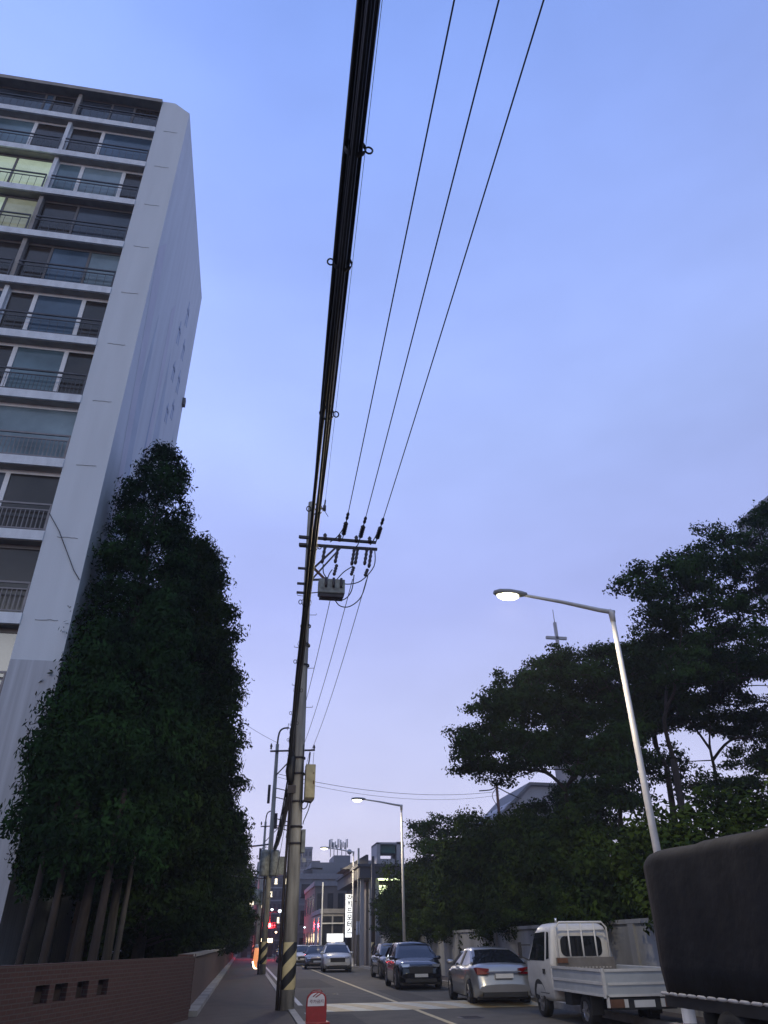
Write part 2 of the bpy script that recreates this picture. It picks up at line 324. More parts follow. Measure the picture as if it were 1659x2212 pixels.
# apartment building ------------------------------------------------
YB=20.25; XC=-5.66; YE=31.7; XW=-7.0
B=empty('apartment_building',(XC,YB,0),'tall white apartment block with glazed balconies and painted blank gable','building')
def bp(name,mb,m,par=None,bevel=0):
    if par is None: rel(B,mb); return mb.build(name,m,B,bevel)
    rel(B,mb); return mb.build(name,m,par,bevel)
zt=[33.9-2.7*k for k in range(12)]
m_=MB(); m_.prism([(XW,-.0),(XC,-.0),(XC,35.62),(-6.42,36.28),(XW,36.28)],YB,YB+.6,'XZ'); m_.prism([(-30,0),(XW,0),(XW,36.2),(-30,36.2)],YB+1.3,YB+1.5,'XZ')
m_.bb(XC-.6,XC,YB+.6,YE,0,35.6); m_.bb(-30,XC-.6,YE-.3,YE,0,35.6); m_.bb(-30,XC-.6,YB+.6,YE-.3,35.3,35.5)
m_.bb(XW,XW+.2,YB+.6,YB+1.3,0,36.2)
bp('wall',m_,M['wallpaint'])
m_=MB(); m_.bb(XW+.004,XC+.012,YB-.012,YB-.002,0,8.4); m_.bb(XC+.002,XC+.014,YB-.002,YE+.012,0,8.4); bp('painted_base',m_,M['dado'])
for zk in zt[:10]:
    m_=MB(); x0=-6.62; pts=[(x0+.62*i/6+random.uniform(-.01,.01),YB-.006,zk+random.uniform(-.018,.018)) for i in range(7)]
    m_.tube(pts,.009,4); bp('crack_line',m_,M['tar'])
# slabs
for i,zk in enumerate(zt):
    m_=MB(); m_.bb(-30,XW,YB-.05,YB+1.29,zk-.17,zk+.16); pass
    o=bp('floor_slab',m_,M['slab'])
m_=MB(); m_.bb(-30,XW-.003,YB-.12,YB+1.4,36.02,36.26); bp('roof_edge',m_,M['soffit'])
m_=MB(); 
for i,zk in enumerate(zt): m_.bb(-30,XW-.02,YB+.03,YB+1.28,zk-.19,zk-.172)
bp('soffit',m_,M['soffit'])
# window layouts: per row list of bays (x_right, x_left, splits, panes(from right), frame)
BW=3.62; PIER=.16
rows={
 0:[([.34,.62],[2,0,0],'d'),([.30,.40],[2,4,0],'d'),([.4],[0,2],'d')],
 1:[([.62],[4,2],'w'),([.38],[2,1],'w'),([.5],[0,0],'w')],
 2:[([.24,.72],[2,3,1],'w'),([.42],[6,6],'d'),([.5],[6,6],'d')],
 3:[([.62],[0,2],'d'),([.36,.8],[7,6,6],'d'),([.5],[7,7],'d')],
 4:[([.34,.74],[3,4,2],'d'),([.3,.7],[2,7,7],'d'),([.5],[5,5],'d')],
 5:[([.26,.74],[2,4,2],'w'),([.3],[4,1],'w'),([.5],[0,0],'w')],
 6:[([.28,.76],[2,1,2],'w'),([.4],[5,2],'w'),([.5],[0,0],'w')],
 7:[([.8],[3,2],'w'),([.3],[1,2],'w'),([.5],[0,0],'w')],
 8:[([.46],[2,0],'w'),([.5],[0,2],'w'),([.5],[0,0],'w')],
 9:[([.6],[2,2],'d'),([.5],[5,2],'d'),([.5],[0,0],'d')],
 10:[([.5],[2,0],'d'),([.5],[2,2],'d'),([.5],[0,0],'d')],
 11:[([.5],[2,2],'d'),([.5],[2,2],'d'),([.5],[0,0],'d')]}
win_names={6:'brightly lit balcony window with pale green light',7:'dimly lit yellow balcony window'}
for rI in range(12):
    ztop=(36.02 if rI==0 else zt[rI-1]-.19); zbot=zt[rI]+.16
    for bI,(spl,pn,fr) in enumerate(rows[rI]):
        xr=XW-.02-bI*(BW+PIER); xl=xr-BW; fm=M['frame_w'] if fr=='w' else M['frame_d']; ft=.075 if fr=='w' else .045
        yg=YB+.34
        f=MB(); f.bb(xl,xr,yg-.03,yg+.05,ztop-.14,ztop); f.bb(xl,xr,yg-.03,yg+.05,zbot,zbot+.06)
        edges=[xr]+[xr-BW*s for s in spl]+[xl]
        for j,e in enumerate(edges):
            t=ft*(1.0 if 0<j<len(edges)-1 else .6); f.bb(max(xl,e-t),min(xr,e+t),yg-.035,yg+.04,zbot+.06,ztop-.14)
        wob=bp('window',f,fm)
        if 6 in pn: tag(wob,win_names[6])
        elif 7 in pn: tag(wob,win_names[7])
        p=MB(); used=sorted(set(pn))
        for j in range(len(edges)-1):
            q0,q1=edges[j+1],edges[j]; mi=used.index(pn[j]); p.bb(q0+.02,q1-.02,yg,yg+.02,zbot+.05,ztop-.13,mi)
        bp('pane',p,[G[u] for u in used],wob)
        # pier between bays
        if bI<2:
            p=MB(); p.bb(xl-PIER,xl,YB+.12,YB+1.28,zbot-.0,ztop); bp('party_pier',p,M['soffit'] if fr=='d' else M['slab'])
        rl=MB(); zr=zbot+.98; yr=YB+.06
        rl.bb(xl+.02,xr-.01,yr-.025,yr+.025,zr-.03,zr+.03); rl.bb(xl+.02,xr-.01,yr-.015,yr+.015,zr-.22,zr-.18); rl.bb(xl+.02,xr-.01,yr-.015,yr+.015,zbot+.08,zbot+.12)
        nb=26 if rI>5 else 12; bt=.011 if rI>6 else .0065
        for j in range(nb+1):
            x=xl+.06+(BW-.12)*j/nb; rl.bb(x-bt,x+bt,yr-bt,yr+bt,zbot+.1,zr-.2)
        rl.bb(xr-.05,xr-.005,yr-.02,yr+.02,zbot,zr)
        bp('railing',rl,M['rail_l'] if rI>6 else M['rail'],wob)
# mural on the gable: tilted facets like a mountain scene, and brushed writing
def gab(polys,m,name,eps):
    q=MB()
    for poly in polys:
        n=len(poly); b=[(XC+eps,y,z) for y,z in poly]+[(XC+.0005,y,z) for y,z in poly]
        q.add(b,[tuple(range(n)),tuple(range(2*n-1,n-1,-1))]+[(i,n+i,n+(i+1)%n,(i+1)%n) for i in range(n)])
    return bp(name,q,m)
gab([[(21.6,8.5),(24.0,8.5),(23.2,17),(22.6,24.5),(22.0,19)],[(25.5,8.5),(28.8,8.5),(27.2,21),(26.2,26)],[(29.4,9),(31.5,9),(31.5,20),(30.4,24.5)]],M['mural_a'],'mural_patch',.004)
gab([[(22.4,10),(24.2,10),(23.2,17.5)],[(24.6,10),(26.9,10),(26.2,17),(24.9,24)],[(28.0,12),(29.4,12),(28.9,22.5)]],M['mural_b'],'mural_patch',.006)
gab([[(20.3,26),(22.2,13),(22.8,13),(21.3,27.5)],[(24.6,27),(25.2,16),(25.8,16),(25.3,28)]],M['mural_c'],'mural_patch',.009)
st=[]
for (yc,zc,h) in ((28.4,30.6,1.9),(29.0,28.6,1.5),(27.2,28.0,1.6),(29.3,26.6,1.6),(27.6,25.8,1.3),(29.1,24.6,1.3),(27.9,23.4,1.2)):
    st.append([(yc-.28,zc-h/2),(yc-.12,zc-h/2),(yc+.05,zc+h/2),(yc-.1,zc+h/2)])
    st.append([(yc+.15,zc-h/3),(yc+.32,zc-h/3),(yc+.28,zc+h/3),(yc+.12,zc+h/3)])
    st.append([(yc-.3,zc+.1),(yc+.35,zc+.2),(yc+.35,zc+.36),(yc-.3,zc+.26)])
for i in range(0,len(st),3): gab(st[i:i+3],M['mural_b'],'mural_writing',.011)
m_=MB(); m_.bb(XC+.0,XC+.16,YE-.45,YE-.15,31.0-4.2,31.45-4.2); bp('wall_vent',m_,M['frame_d'])
m_=MB(); m_.tube([(-7.02,YB-.04,13.1),(-6.6,YB-.04,12.5),(-5.9,YB-.03,11.2),(-5.68,YB-.03,10.9)],.013,6); bp('wall_cable',m_,M['cable'])
# ------------------------------------------------------------------ vegetation
def leaf_mesh(name,P,Nn,size,aspect,m,parent,kind=None,droop=0.0):
    """P: n x 3 leaf centres, Nn: n x 3 preferred outward directions"""
    n=len(P); nn=Nn/np.linalg.norm(Nn,axis=1)[:,None]+rng.normal(0,.42,(n,3)); nn[:,2]+=.25; nn/=np.linalg.norm(nn,axis=1)[:,None]
    t=rng.normal(0,1,(n,3)); t[:,2]-=droop*2; d=t-nn*(t*nn).sum(1)[:,None]; d/=np.linalg.norm(d,axis=1)[:,None]; u=np.cross(nn,d)
    s=size*(.6+.8*rng.random(n))[:,None]; wv=s*aspect
    q=np.stack([P-d*s*.5,P+u*wv*.5,P+d*s*.5,P-u*wv*.5],1).reshape(-1,3)
    me=bpy.data.meshes.new(name); me.vertices.add(4*n); me.vertices.foreach_set('co',q.ravel())
    me.loops.add(4*n); me.loops.foreach_set('vertex_index',np.arange(4*n)); me.polygons.add(n); me.polygons.foreach_set('loop_start',np.arange(0,4*n,4)); me.polygons.foreach_set('loop_total',np.full(n,4)); me.update(calc_edges=True)
    me.materials.append(m); o=bpy.data.objects.new(name,me); C.objects.link(o); o.parent=parent
    return o
def cluster_leaves(cs,per,flat=1.0):
    """cs: list of (centre, radius xyz)"""
    P=[];D=[]
    for c,r in cs:
        n=max(4,int(per*r[0]*r[1]*4)); v=rng.normal(0,1,(n,3)); v/=np.linalg.norm(v,axis=1)[:,None]
        rr=(rng.random(n)**.45)[:,None]; P.append(np.array(c)+v*rr*np.array(r)); D.append(v*np.array([1,1,.5]))
    P=np.concatenate(P); return P+rng.normal(0,.07,P.shape),np.concatenate(D)
def conifer(name,loc,h,rad,label,group,z0=.16,m='leaf_con',tufts=420,per=70,size=.15,trunkm='bark',lobes=3,lean=(0,0)):
    t=empty(name,loc,label,'tree',group)
    tb=MB(); tb.tube([(0,0,0),(.03*h/17,.02,h*.3),(0,0,h*.6),(lean[0]*.9,lean[1]*.9,h*.93)],[.19*h/15,.15*h/15,.10*h/15,.02],9); tb.build('trunk',M[trunkm],t)
    cs=[]; ph=rng.random(6)*6.28
    br=MB()
    for i in range(tufts):
        u=z0+(1-z0)*(rng.random()**1.05)*.99
        a=rng.random()*2*PI
        prof=min(1.0,((1.0-u)/.42)**.45)*(1-.35*max(0,(z0+.12-u)/.12))
        lob=.94+.10*math.sin(lobes*a+ph[0]+u*9)+.08*math.sin(5*a+ph[1]-u*17)+.07*math.sin(u*41+ph[2])
        rr=rad*prof*lob*(.22+.78*rng.random()**.5)
        c=(lean[0]*u+rr*math.cos(a),lean[1]*u+rr*math.sin(a),u*h-.10*rr)
        k=(.26+.26*rng.random())*(.55+.45*prof)
        cs.append((c,(k*1.15,k*1.15,k*.62)))
        if i%9==0 and prof>.3: br.tube([(lean[0]*u,lean[1]*u,u*h-.3*rr),(c[0]*.6+lean[0]*u*.4,c[1]*.6+lean[1]*u*.4,u*h-.12*rr),c],[.035,.022,.008],4)
    br.build('branches',M[trunkm],t)
    P,D=cluster_leaves(cs,per)
    leaf_mesh('crown',P,D,size,.36,M[m],t,droop=.35)
    return t
gl='tall dense trees between the brick wall and the apartment block'
tA=conifer('dense_conifer',(-4.15,21.6,0),17.0,2.05,'tallest dark conifer with pointed top right against the white gable',gl,z0=.20,tufts=760,per=130,lobes=2,size=.15)
tB=conifer('dense_conifer',(-2.75,22.6,0),13.9,1.95,'dark leaning conifer just right of the tallest one, its edge against the sky',gl,z0=.13,tufts=760,per=130,m='leaf_con2',lobes=4)
tC=conifer('dense_conifer',(-4.15,18.6,0),9.0,1.2,'lower bushy conifer at the left edge of the row in front of the gable',gl,z0=.30,tufts=480,per=130,trunkm='bark_l')
dup(tB,(-2.95,25.6,0),2.1,(1.1,1.1,1.10),'dark conifer filling the row behind the leaning one over the wall')
dup(tB,(-2.65,29.5,0),4.0,(1.08,1.08,1.0),'broad dark conifer in the middle of the row beside the sidewalk')
dup(tA,(-5.0,27.6,0),1.4,(.95,.95,.83),'shaded conifer squeezed between the row and the gable wall')
dup(tC,(-3.05,19.7,0),2.4,(1.02,1.02,1.15),'short conifer with a pale trunk nearest the wall corner')
conifer('roadside_tree',(-2.5,36.5,0),11.2,2.15,'rounded green tree after the conifers, hanging over the wall','trees overhanging the sidewalk',z0=.14,tufts=420,per=90,m='leaf_b',size=.18)
tD=bpy.data.objects['roadside_tree']
far_labels=['second rounded tree hanging over the sidewalk, olive in lamp light','third rounded tree along the wall with a slightly lower crown','fourth tree of the sidewalk row, crown reaching toward the second utility pole','fifth tree of the sidewalk row beyond the second utility pole','sixth tree of the sidewalk row, half hidden and small','seventh tree of the sidewalk row, a small dark crown','farthest small dark tree at the end of the wall']
for i,(x,y,s,hz) in enumerate([(-2.2,43,1.05,.82),(-2.0,50,1.05,.80),(-1.9,58,1.1,.80),(-1.8,68,1.1,.80),(-1.8,80,1.15,.78),(-1.8,95,1.2,.75),(-1.9,114,1.2,.78)]):
    dup(tD,(x,y,0),i*1.7,(s,s,hz),far_labels[i])
# extra thin trunks close behind the wall, one in a paler bark
for i,(x,y,rr,hh,lb,mm) in enumerate([(-4.42,17.6,.08,6.5,'slim dark trunk at the far left in front of the pale gable','bark'),(-3.95,17.4,.075,6.2,'slim dark trunk next to the leftmost one','bark'),(-3.5,18.2,.11,6.8,'thicker brown trunk before the gable, middle of the group','bark'),(-3.05,17.6,.09,6.6,'dark trunk standing right of the thick brown one','bark'),(-2.72,18.4,.06,6.2,'pale straight trunk beside the dark trunks','bark_l')]):
    hh*=.70; t=empty('slender_tree',(x,y,0),lb,'tree','slender trunks behind the slanting brick wall')
    q=MB(); q.tube([(0,0,0),(.05,.02,hh*.4),(.12,0,hh)],[rr*1.2,rr,rr*.6],8); q.build('trunk',M[mm],t)
    cs=[((.2+rng.normal()*.36,rng.normal()*.35,hh*.70+rng.random()*hh*.55),(.45,.45,.34)) for _ in range(26)]
    P,D=cluster_leaves(cs,130); leaf_mesh('crown',P,D,.15,.36,M['leaf_con'],t,droop=.4)
# ---- broadleaf trees with tiers
def broad(name,loc,label,group,h=14,spread=6,trunk_h=4,seed=1,m='leaf_z',per=42,size=.26,flat=.30,nl=6,rad0=.28,up=.62,cut=None):
    rn=random.Random(seed); t=empty(name,loc,label,'tree',group)
    tb=MB(); tips=[]
    def grow(p,d,ln,r,dep):
        q=p+d*ln*.5+Vector((rn.uniform(-.1,.1),rn.uniform(-.1,.1),rn.uniform(0,.12)))*ln*.5; e=p+d*ln+Vector((0,0,.06*ln))
        tb.tube([p,q,e],[r,r*.82,r*.62],6 if dep<2 else 4)
        if dep>=2: tips.append((e,dep,ln)); tips.append((q,dep,ln*.8))
        if dep>=4: return
        k=3 if dep<3 else 2
        for i in range(k):
            a=rn.uniform(0,2*PI); side=d.cross(Vector((math.cos(a),math.sin(a),.3))).normalized()
            nd=(d*1.0+side*rn.uniform(.45,.95)); nd.z=nd.z*.72+.06; nd.normalize()
            grow(e,nd,ln*rn.uniform(.62,.82),r*.6,dep+1)
    base=Vector((0,0,0)); top=Vector((rn.uniform(-.3,.3),rn.uniform(-.3,.3),trunk_h)); tb.tube([base,(top*.5)+Vector((.1,0,0)),top],[rad0*1.25,rad0,rad0*.85],9)
    L0=(h-trunk_h)*.36
    for i in range(nl):
        a=2*PI*i/nl+rn.uniform(-.4,.4); hz=spread/(h-trunk_h)*rn.uniform(.7,1.15) if i else .12
        d=Vector((math.cos(a)*hz,math.sin(a)*hz,up*rn.uniform(.7,1.35))).normalized()
        grow(top+Vector((0,0,rn.uniform(-.35,.1)*trunk_h*.5)),d,L0*rn.uniform(.8,1.15),rad0*.55,1)
    tb.build('trunk',M['bark'],t)
    cs=[]
    for e,dep,ln in tips:
        r=(.55+.5*rn.random())*(spread/6)*(1.05 if dep>=4 else .85)
        for _ in range(2):
            c=(e.x+rn.uniform(-.7,.7),e.y+rn.uniform(-.7,.7),e.z+rn.uniform(-.12,.30))
            cs.append((c,(r,r,r*flat)))
    P,D=cluster_leaves(cs,per); leaf_mesh('crown',P,D,size,.55,M[m],t,droop=.1)
    return t
gr='spreading trees behind the right wall'
def inpoly(x,y,P):
    c=False; n=len(P)
    for i in range(n):
        x1,y1=P[i]; x2,y2=P[(i+1)%n]
        if (y1>y)!=(y2>y) and x<(x2-x1)*(y-y1)/(y2-y1)+x1: c=not c
    return c
def shaped(name,Y,dY,base,fork,regions,label,seed,size=.155,per=72,flat=.33,rad=.16,m='leaf_z',limbs=7):
    """a real tree: trunk, limbs and twigs reaching leaf tiers spread through a crown dY deep"""
    rn=random.Random(seed); fk=at(fork[0],fork[1],Y=Y); bs=Vector((at(base[0],base[1],Y=Y).x,Y,0)); t=empty(name,bs,label,'tree',gr)
    cs=[]
    for poly,num,r0 in regions:
        x0=min(p[0] for p in poly);x1=max(p[0] for p in poly);y0=min(p[1] for p in poly);y1=max(p[1] for p in poly); k=0; tries=0
        while k<num and tries<num*40:
            tries+=1; x=rn.uniform(x0,x1); y=rn.uniform(y0,y1)
            if not inpoly(x,y,poly): continue
            p=at(x,y,Y=Y+rn.uniform(-dY,dY)); k+=1; cs.append((p-bs,r0*rn.uniform(.6,1.25)))
    fk=fk-bs; tb=MB(); tb.tube([(0,0,0),fk*.5+Vector((.15,.1,.1)),fk],[rad*1.25,rad,rad*.85],9)
    # limb ends: farthest-point picks
    ends=[max(cs,key=lambda c:(c[0]-fk).length)[0]]
    while len(ends)<limbs: ends.append(max(cs,key=lambda c:min((c[0]-e).length for e in ends)*(.6+rn.random()*.4))[0])
    nodes=[]; stem=[(fk,rad*.62),(fk-Vector((0,0,.5)),rad*.6)]
    ends.sort(key=lambda e:(e-fk).length)
    for e in ends:
        st,r0=min([q_ for q_ in stem if q_[0].z<e.z-.5] or stem[:1],key=lambda q_:(q_[0]-e).length*(1+.25*rn.random())-(q_[1]*4))
        d=e-st; pts=smooth([st,st+d*.3+Vector((rn.uniform(-.25,.25),rn.uniform(-.25,.25),.12*d.length)),st+d*.65+Vector((rn.uniform(-.35,.35),rn.uniform(-.35,.35),.08*d.length)),e],4)
        rs=[r0*.9*(1-i/len(pts))**.8+.012 for i in range(len(pts))]
        tb.tube(pts,rs,7); nodes+=pts[3:]; stem+=[(pts[k],rs[k]) for k in (3,5,7)]
    for c,r in cs:
        low=[n_ for n_ in nodes if n_.z<c.z+.3] or nodes; nn=min(low,key=lambda n_:(n_-c).length); 
        if (nn-c).length>.3: tb.tube([nn,nn.lerp(c,.55)+Vector((rn.uniform(-.15,.15),0,-.05)),c],[.034,.02,.008],5); nodes.append(nn.lerp(c,.55))
    tb.build('trunk',M['bark'],t)
    L_=[]
    for c,r in cs:
        for k in range(3): L_.append(((c.x+rn.uniform(-.6,.6)*r*1.3,c.y+rn.uniform(-.6,.6)*r*1.3,c.z+rn.uniform(-.15,.25)*r),(r*.8,r*.8,r*flat)))
    P,D=cluster_leaves(L_,per); leaf_mesh('crown',P,D,size,.55,M[m],t,droop=.1)
    return t
def smooth(pts,k=5):
    pts=[Vector(p) for p in pts]; o=[]
    for i in range(len(pts)-1):
        p0=pts[max(0,i-1)];p1=pts[i];p2=pts[i+1];p3=pts[min(len(pts)-1,i+2)]
        for j in range(k):
            t=j/k; o.append(.5*((2*p1)+(p2-p0)*t+(2*p0-5*p1+4*p2-p3)*t*t+(3*p1-p0-3*p2+p3)*t*t*t))
    return o+[pts[-1]]
shaped('spreading_tree',28.5,2.6,(1500,2000),(1455,1640),[([(1350,1230),(1440,1185),(1535,1135),(1600,1160),(1650,1090),(1800,1060),(1800,1460),(1600,1475),(1450,1475),(1385,1450),(1390,1330),(1345,1265)],330,.72)],'largest spreading tree at the right edge, tiers of leaves over bare limbs',3,limbs=9)
shaped('spreading_tree',32.5,2.6,(1250,2000),(1225,1740),[([(1075,1445),(1130,1455),(1165,1415),(1205,1400),(1260,1405),(1340,1385),(1420,1400),(1420,1500),(1390,1610),(1290,1670),(1190,1670),(1110,1690),(1020,1690),(975,1640),(965,1605),(1020,1550),(1050,1500)],360,.70)],'wide flat-topped spreading tree left of the near lamp post',11,limbs=9)
shaped('spreading_tree',33.5,2.2,(1480,2000),(1440,1660),[([(1330,1400),(1480,1380),(1620,1420),(1560,1520),(1500,1560),(1340,1600)],170,.7)],'dark middle tree filling the gap between the two largest spreading trees',17,limbs=7)
shaped('spreading_tree',34.5,2.0,(1600,2000),(1555,1730),[([(1400,1480),(1500,1490),(1700,1480),(1720,1620),(1600,1600),(1450,1560)],130,.6),([(1420,1590),(1520,1650),(1700,1580),(1760,1760),(1560,1760),(1480,1720),(1400,1680)],110,.62)],'slender open tree at the right edge, sky showing between its twigs',21,limbs=8,per=50)
shaped('spreading_tree',30.5,1.6,(1330,2000),(1340,1770),[([(1270,1600),(1380,1560),(1420,1640),(1400,1740),(1280,1740)],60,.7)],'small understory tree just behind the near lamp post',9,limbs=5,rad=.14)
shaped('spreading_tree',37.0,1.5,(1210,2000),(1205,1840),[([(1140,1740),(1260,1690),(1330,1700),(1330,1820),(1080,1820)],70,.75)],'low leafy tree half covering the white gabled house',41,limbs=6,rad=.12)
shaped('spreading_tree',46.5,1.6,(960,2000),(965,1840),[([(895,1790),(950,1765),(1040,1770),(1060,1850),(900,1850)],60,.66)],'small airy tree left of the second lamp post, thin twigs against the sky',31,limbs=6,rad=.12,per=44)
# ---- hedge bushes over the wall
def bush(name,loc,label,group,rx,rz,seed,m='leaf_b',per=34,n=120,size=.17):
    rn=random.Random(seed); per=per*2; t=empty(name,loc,label,'bush',group); tb=MB()
    for i in range(7):
        a=rn.uniform(0,6.28); e=Vector((math.cos(a)*rx*.55,math.sin(a)*rx*.55,rz*rn.uniform(.8,1.5)))
        tb.tube([(0,0,0),e*.5+Vector((0,0,.3)),e],[.07,.045,.015],5)
    tb.build('stems',M['bark'],t)
    cs=[]
    for i in range(n):
        v=Vector((rn.gauss(0,1),rn.gauss(0,1),rn.gauss(0,1))).normalized()*(rn.random()**.35); k=rn.uniform(.34,.62)*rx/2.2
        lump=1+.16*math.sin(v.x*5+seed)+.16*math.sin(v.y*6+seed*2)
        cs.append(((v.x*rx*lump,v.y*rx*lump,rz*1.02+v.z*rz*.98*lump),(k,k,k*.6)))
    P,D=cluster_leaves(cs,per); leaf_mesh('crown',P,D,size,.5,M[m],t,droop=.1)
    return t
gh='dense bushes above the right wall'
b1=bush('dense_bush',(11.8,21.5,1.0),'low dark bush above the wall behind the white truck',gh,2.3,1.75,1,n=170,per=40)
b2=bush('dense_bush',(12.0,26.5,1.0),'rounded dark bush above the wall behind the silver sedan',gh,2.6,2.45,2,n=200,per=40)
b3=bush('dense_bush',(12.2,32.5,.9),'taller dark bush behind the black car, foot of the flat-topped tree',gh,3.1,2.75,3,n=240,per=38)
lbs=['dense bush beyond the black car under the lamp light','olive-lit bush at the foot of the second lamp post','high bush mass behind the second lamp post','dark bush reaching the flat canopy building','last rounded bush before the canopy building','dark bush below the near lamp post','bush deep behind the covered truck','large bush behind the row closing the gap to the houses','second back-row bush under the spreading trees','third back-row bush at the right end under the spreading trees']
for i,(p,rz,s,src) in enumerate([((12.2,38.5,.9),1.0,(1.0,1.0,1.12),b3),((12.2,44.5,.9),2.0,(.92,1.0,1.0),b3),((11.6,50,.9),3.3,(1.0,1,1.05),b3),((11.9,56,.9),.4,(.95,1,.85),b3),((13.2,48.5,.8),5.0,(1.2,1,1.1),b3),((11.9,17,.9),.9,(1,1,.8),b2),((13.0,13.5,.9),2.9,(.9,.9,.60),b2),((17.5,30,.3),2.0,(1.3,1.3,.88),b3),((22.5,29,.3),.7,(1.3,1.3,.80),b3),((18,22,.3),4.7,(1.2,1.2,.62),b3)]):
    dup(src,p,rz,s,lbs[i])
for i,(x,y,z,k_) in enumerate(((10.35,15.5,1.35,.42),(10.4,22.5,1.5,.46),(10.4,25.2,1.45,.50),(10.35,30.2,1.5,.5),(10.4,33.2,1.4,.55),(10.4,40.0,1.5,.55),(10.4,43.5,1.4,.6),(10.35,47.5,1.4,.6),(10.4,52,1.3,.6))):
    dup(b1,(x,y,z),i*2.1,(k_,k_*1.4,k_),['foliage hanging over the wall top beyond the covered truck','foliage hanging over the wall behind the white truck cab','foliage hanging over the wall by the nose of the silver sedan','hanging foliage on the wall between the silver sedan and the black car','hanging foliage on the wall beside the black car','hanging foliage on the wall behind the half hidden dark car','foliage spilling over the wall next to the second lamp post','foliage spilling over the wall past the second lamp post','last foliage spilling over the wall before the canopy building'][i],'foliage hanging over the right wall')
dup(b2,(-2.95,24.2,.3),2.2,(.5,.5,.75),'dark undergrowth behind the wall corner below the tall conifers','low bushes inside the yard')
for i,(x,y,k_) in enumerate(((-4.2,33.5,.85),(-4.6,39,.9),(-4.4,45,.95),(-5.5,52,1.1),(-9,60,1.5))):
    dup(b2,(x,y,.2),i*1.3,k_,['low dark bush behind the brick wall under the conifers','dark bush behind the brick wall under the rounded tree','bush behind the wall deeper in the row','dark bush behind the wall near its far part','broad dark bush farthest inside the yard'][i],'low bushes inside the yard')
# right boundary wall
q=MB()
y=8
q.bb(10.0,10.25,6,62,.0,1.95); q.bb(9.95,10.3,6,62,1.95,2.05)
for yy in range(8,62,6): q.bb(9.93,10.3,yy,yy+.3,0,1.94)
tag(q.build('concrete_wall',M['conc']),'stained grey concrete boundary wall behind the row of parked cars','wall')
# ------------------------------------------------------------------ street lamps
def street_lamp(loc,label,h=8.0,armL=2.35,rise=.30,lit=260):
    t=empty('street_lamp',loc,label,'street lamp','street lamps on the right kerb')
    q=MB(); q.tube([(0,0,.02),(0,0,h*.5),(0,0,h-.10)],[.085,.07,.052],14); q.build('pole',M['lamp_pole'],t)
    q=MB(); q.lathe((0,0,0),[(.0,.012),(.2,.012),(.2,.04),(.12,.06),(.11,.55),(.088,.6)],14); q.build('base',M['lamp_pole'],t)
    q=MB(); q.tube([(0,0,h-.22),(0,0,h),(-.06,0,h+.06)],[.06,.075,.06],10); q.tube([(.07,0,h+.02),(-.3,0,h+.06),(-armL*.5,0,h+.10+rise*.35),(-armL+.25,0,h+.02+rise)],[.055,.052,.042,.034],10); q.build('arm',M['lamp_pole'],t)
    hz=h+rise+.04
    q=MB()
    secs=[(-armL+.35,.05,.04),(-armL+.22,.09,.07),(-armL-.05,.15,.09),(-armL-.3,.15,.075),(-armL-.42,.07,.04)]
    q.rings([[(x,hw*math.cos(a),hz+hh*math.sin(a)) for a in [2*PI*j/12 for j in range(12)]] for x,hw,hh in secs]); head=q.build('lamp_head',M['lamp_body'],t)
    q=MB(); q.rings([[(-armL-.1+ax*math.cos(a),ay*math.sin(a),hz-.05-dz) for a in [2*PI*j/16 for j in range(16)]] for ax,ay,dz in ((.26,.13,0),(.25,.125,.05),(.18,.09,.09),(.05,.03,.105))]); q.build('lens',M['lens'],head)
    l=bpy.data.lights.new('lamp_light','SPOT'); l.spot_size=R(172); l.spot_blend=.25; l.energy=lit*4; l.color=(1,.84,.56); l.shadow_soft_size=.08
    lo=bpy.data.objects.new('lamp_light',l); C.objects.link(lo); lo.parent=t; lo.location=(-armL-.1,0,hz-.28)
    return t
street_lamp((7.72,14.0,0),'nearest street lamp, its head glowing strongly above the covered truck')
street_lamp((7.92,41.0,0),'second street lamp standing behind the black parked cars',lit=300)
street_lamp((8.3,64.3,0),'third, smallest street lamp beside the tall white lit sign',lit=330)
# ------------------------------------------------------------------ utility pole 1
PX,PY=1.22,22.9
U1=empty('utility_pole',(PX,PY,0.1),'main concrete utility pole with black and cream stripes at its foot','utility pole','utility poles along the left kerb')
def up(name,mb,m,par=None): rel(U1,mb); return mb.build(name,m,par or U1)
q=MB(); q.tube([(PX,PY,.1),(PX+.01,PY,4),(PX-.01,PY,9),(PX-.02,PY,15.9)],[.195,.175,.145,.105],20); up('pole',q,M['polec'])
q=MB(); q.lathe((PX,PY,0),[(.196,.55),(.2,.56),(.196,1.62),(.19,1.63)],24); up('striped_sleeve',q,M['hazard'])
q=MB(); q.tube([(PX-.26,PY-.02,.1),(PX-.25,PY-.02,3),(PX-.2,PY,6.0),(PX-.15,PY-.03,9)],[.045,.04,.032,.028],8); q.tube([(PX-.2,PY-.12,.1),(PX-.17,PY-.1,6)],.02,6); up('conduit',q,M['pipe'])
for z in (4.2,4.65,5.35,6.15,6.62,9.6,10.3,11.0):
    q=MB(); q.lathe((PX,PY,z-.1),[(.150+.0035*(16-z),-.03),(.166+.0035*(16-z),-.028),(.166+.0035*(16-z),.028),(.150+.0035*(16-z),.03)],16); up('steel_band',q,M['arm'])
# steps
for i,z in enumerate((7.5,8.1,8.8,9.4,10.1,11.3,12.0)):
    q=MB(); sx=1 if i%2 else -1; q.tube([(PX+sx*.12,PY-.05,z),(PX+sx*.34,PY-.08,z),(PX+sx*.35,PY-.08,z+.05)],.011,5); up('climbing_step',q,M['steel'])
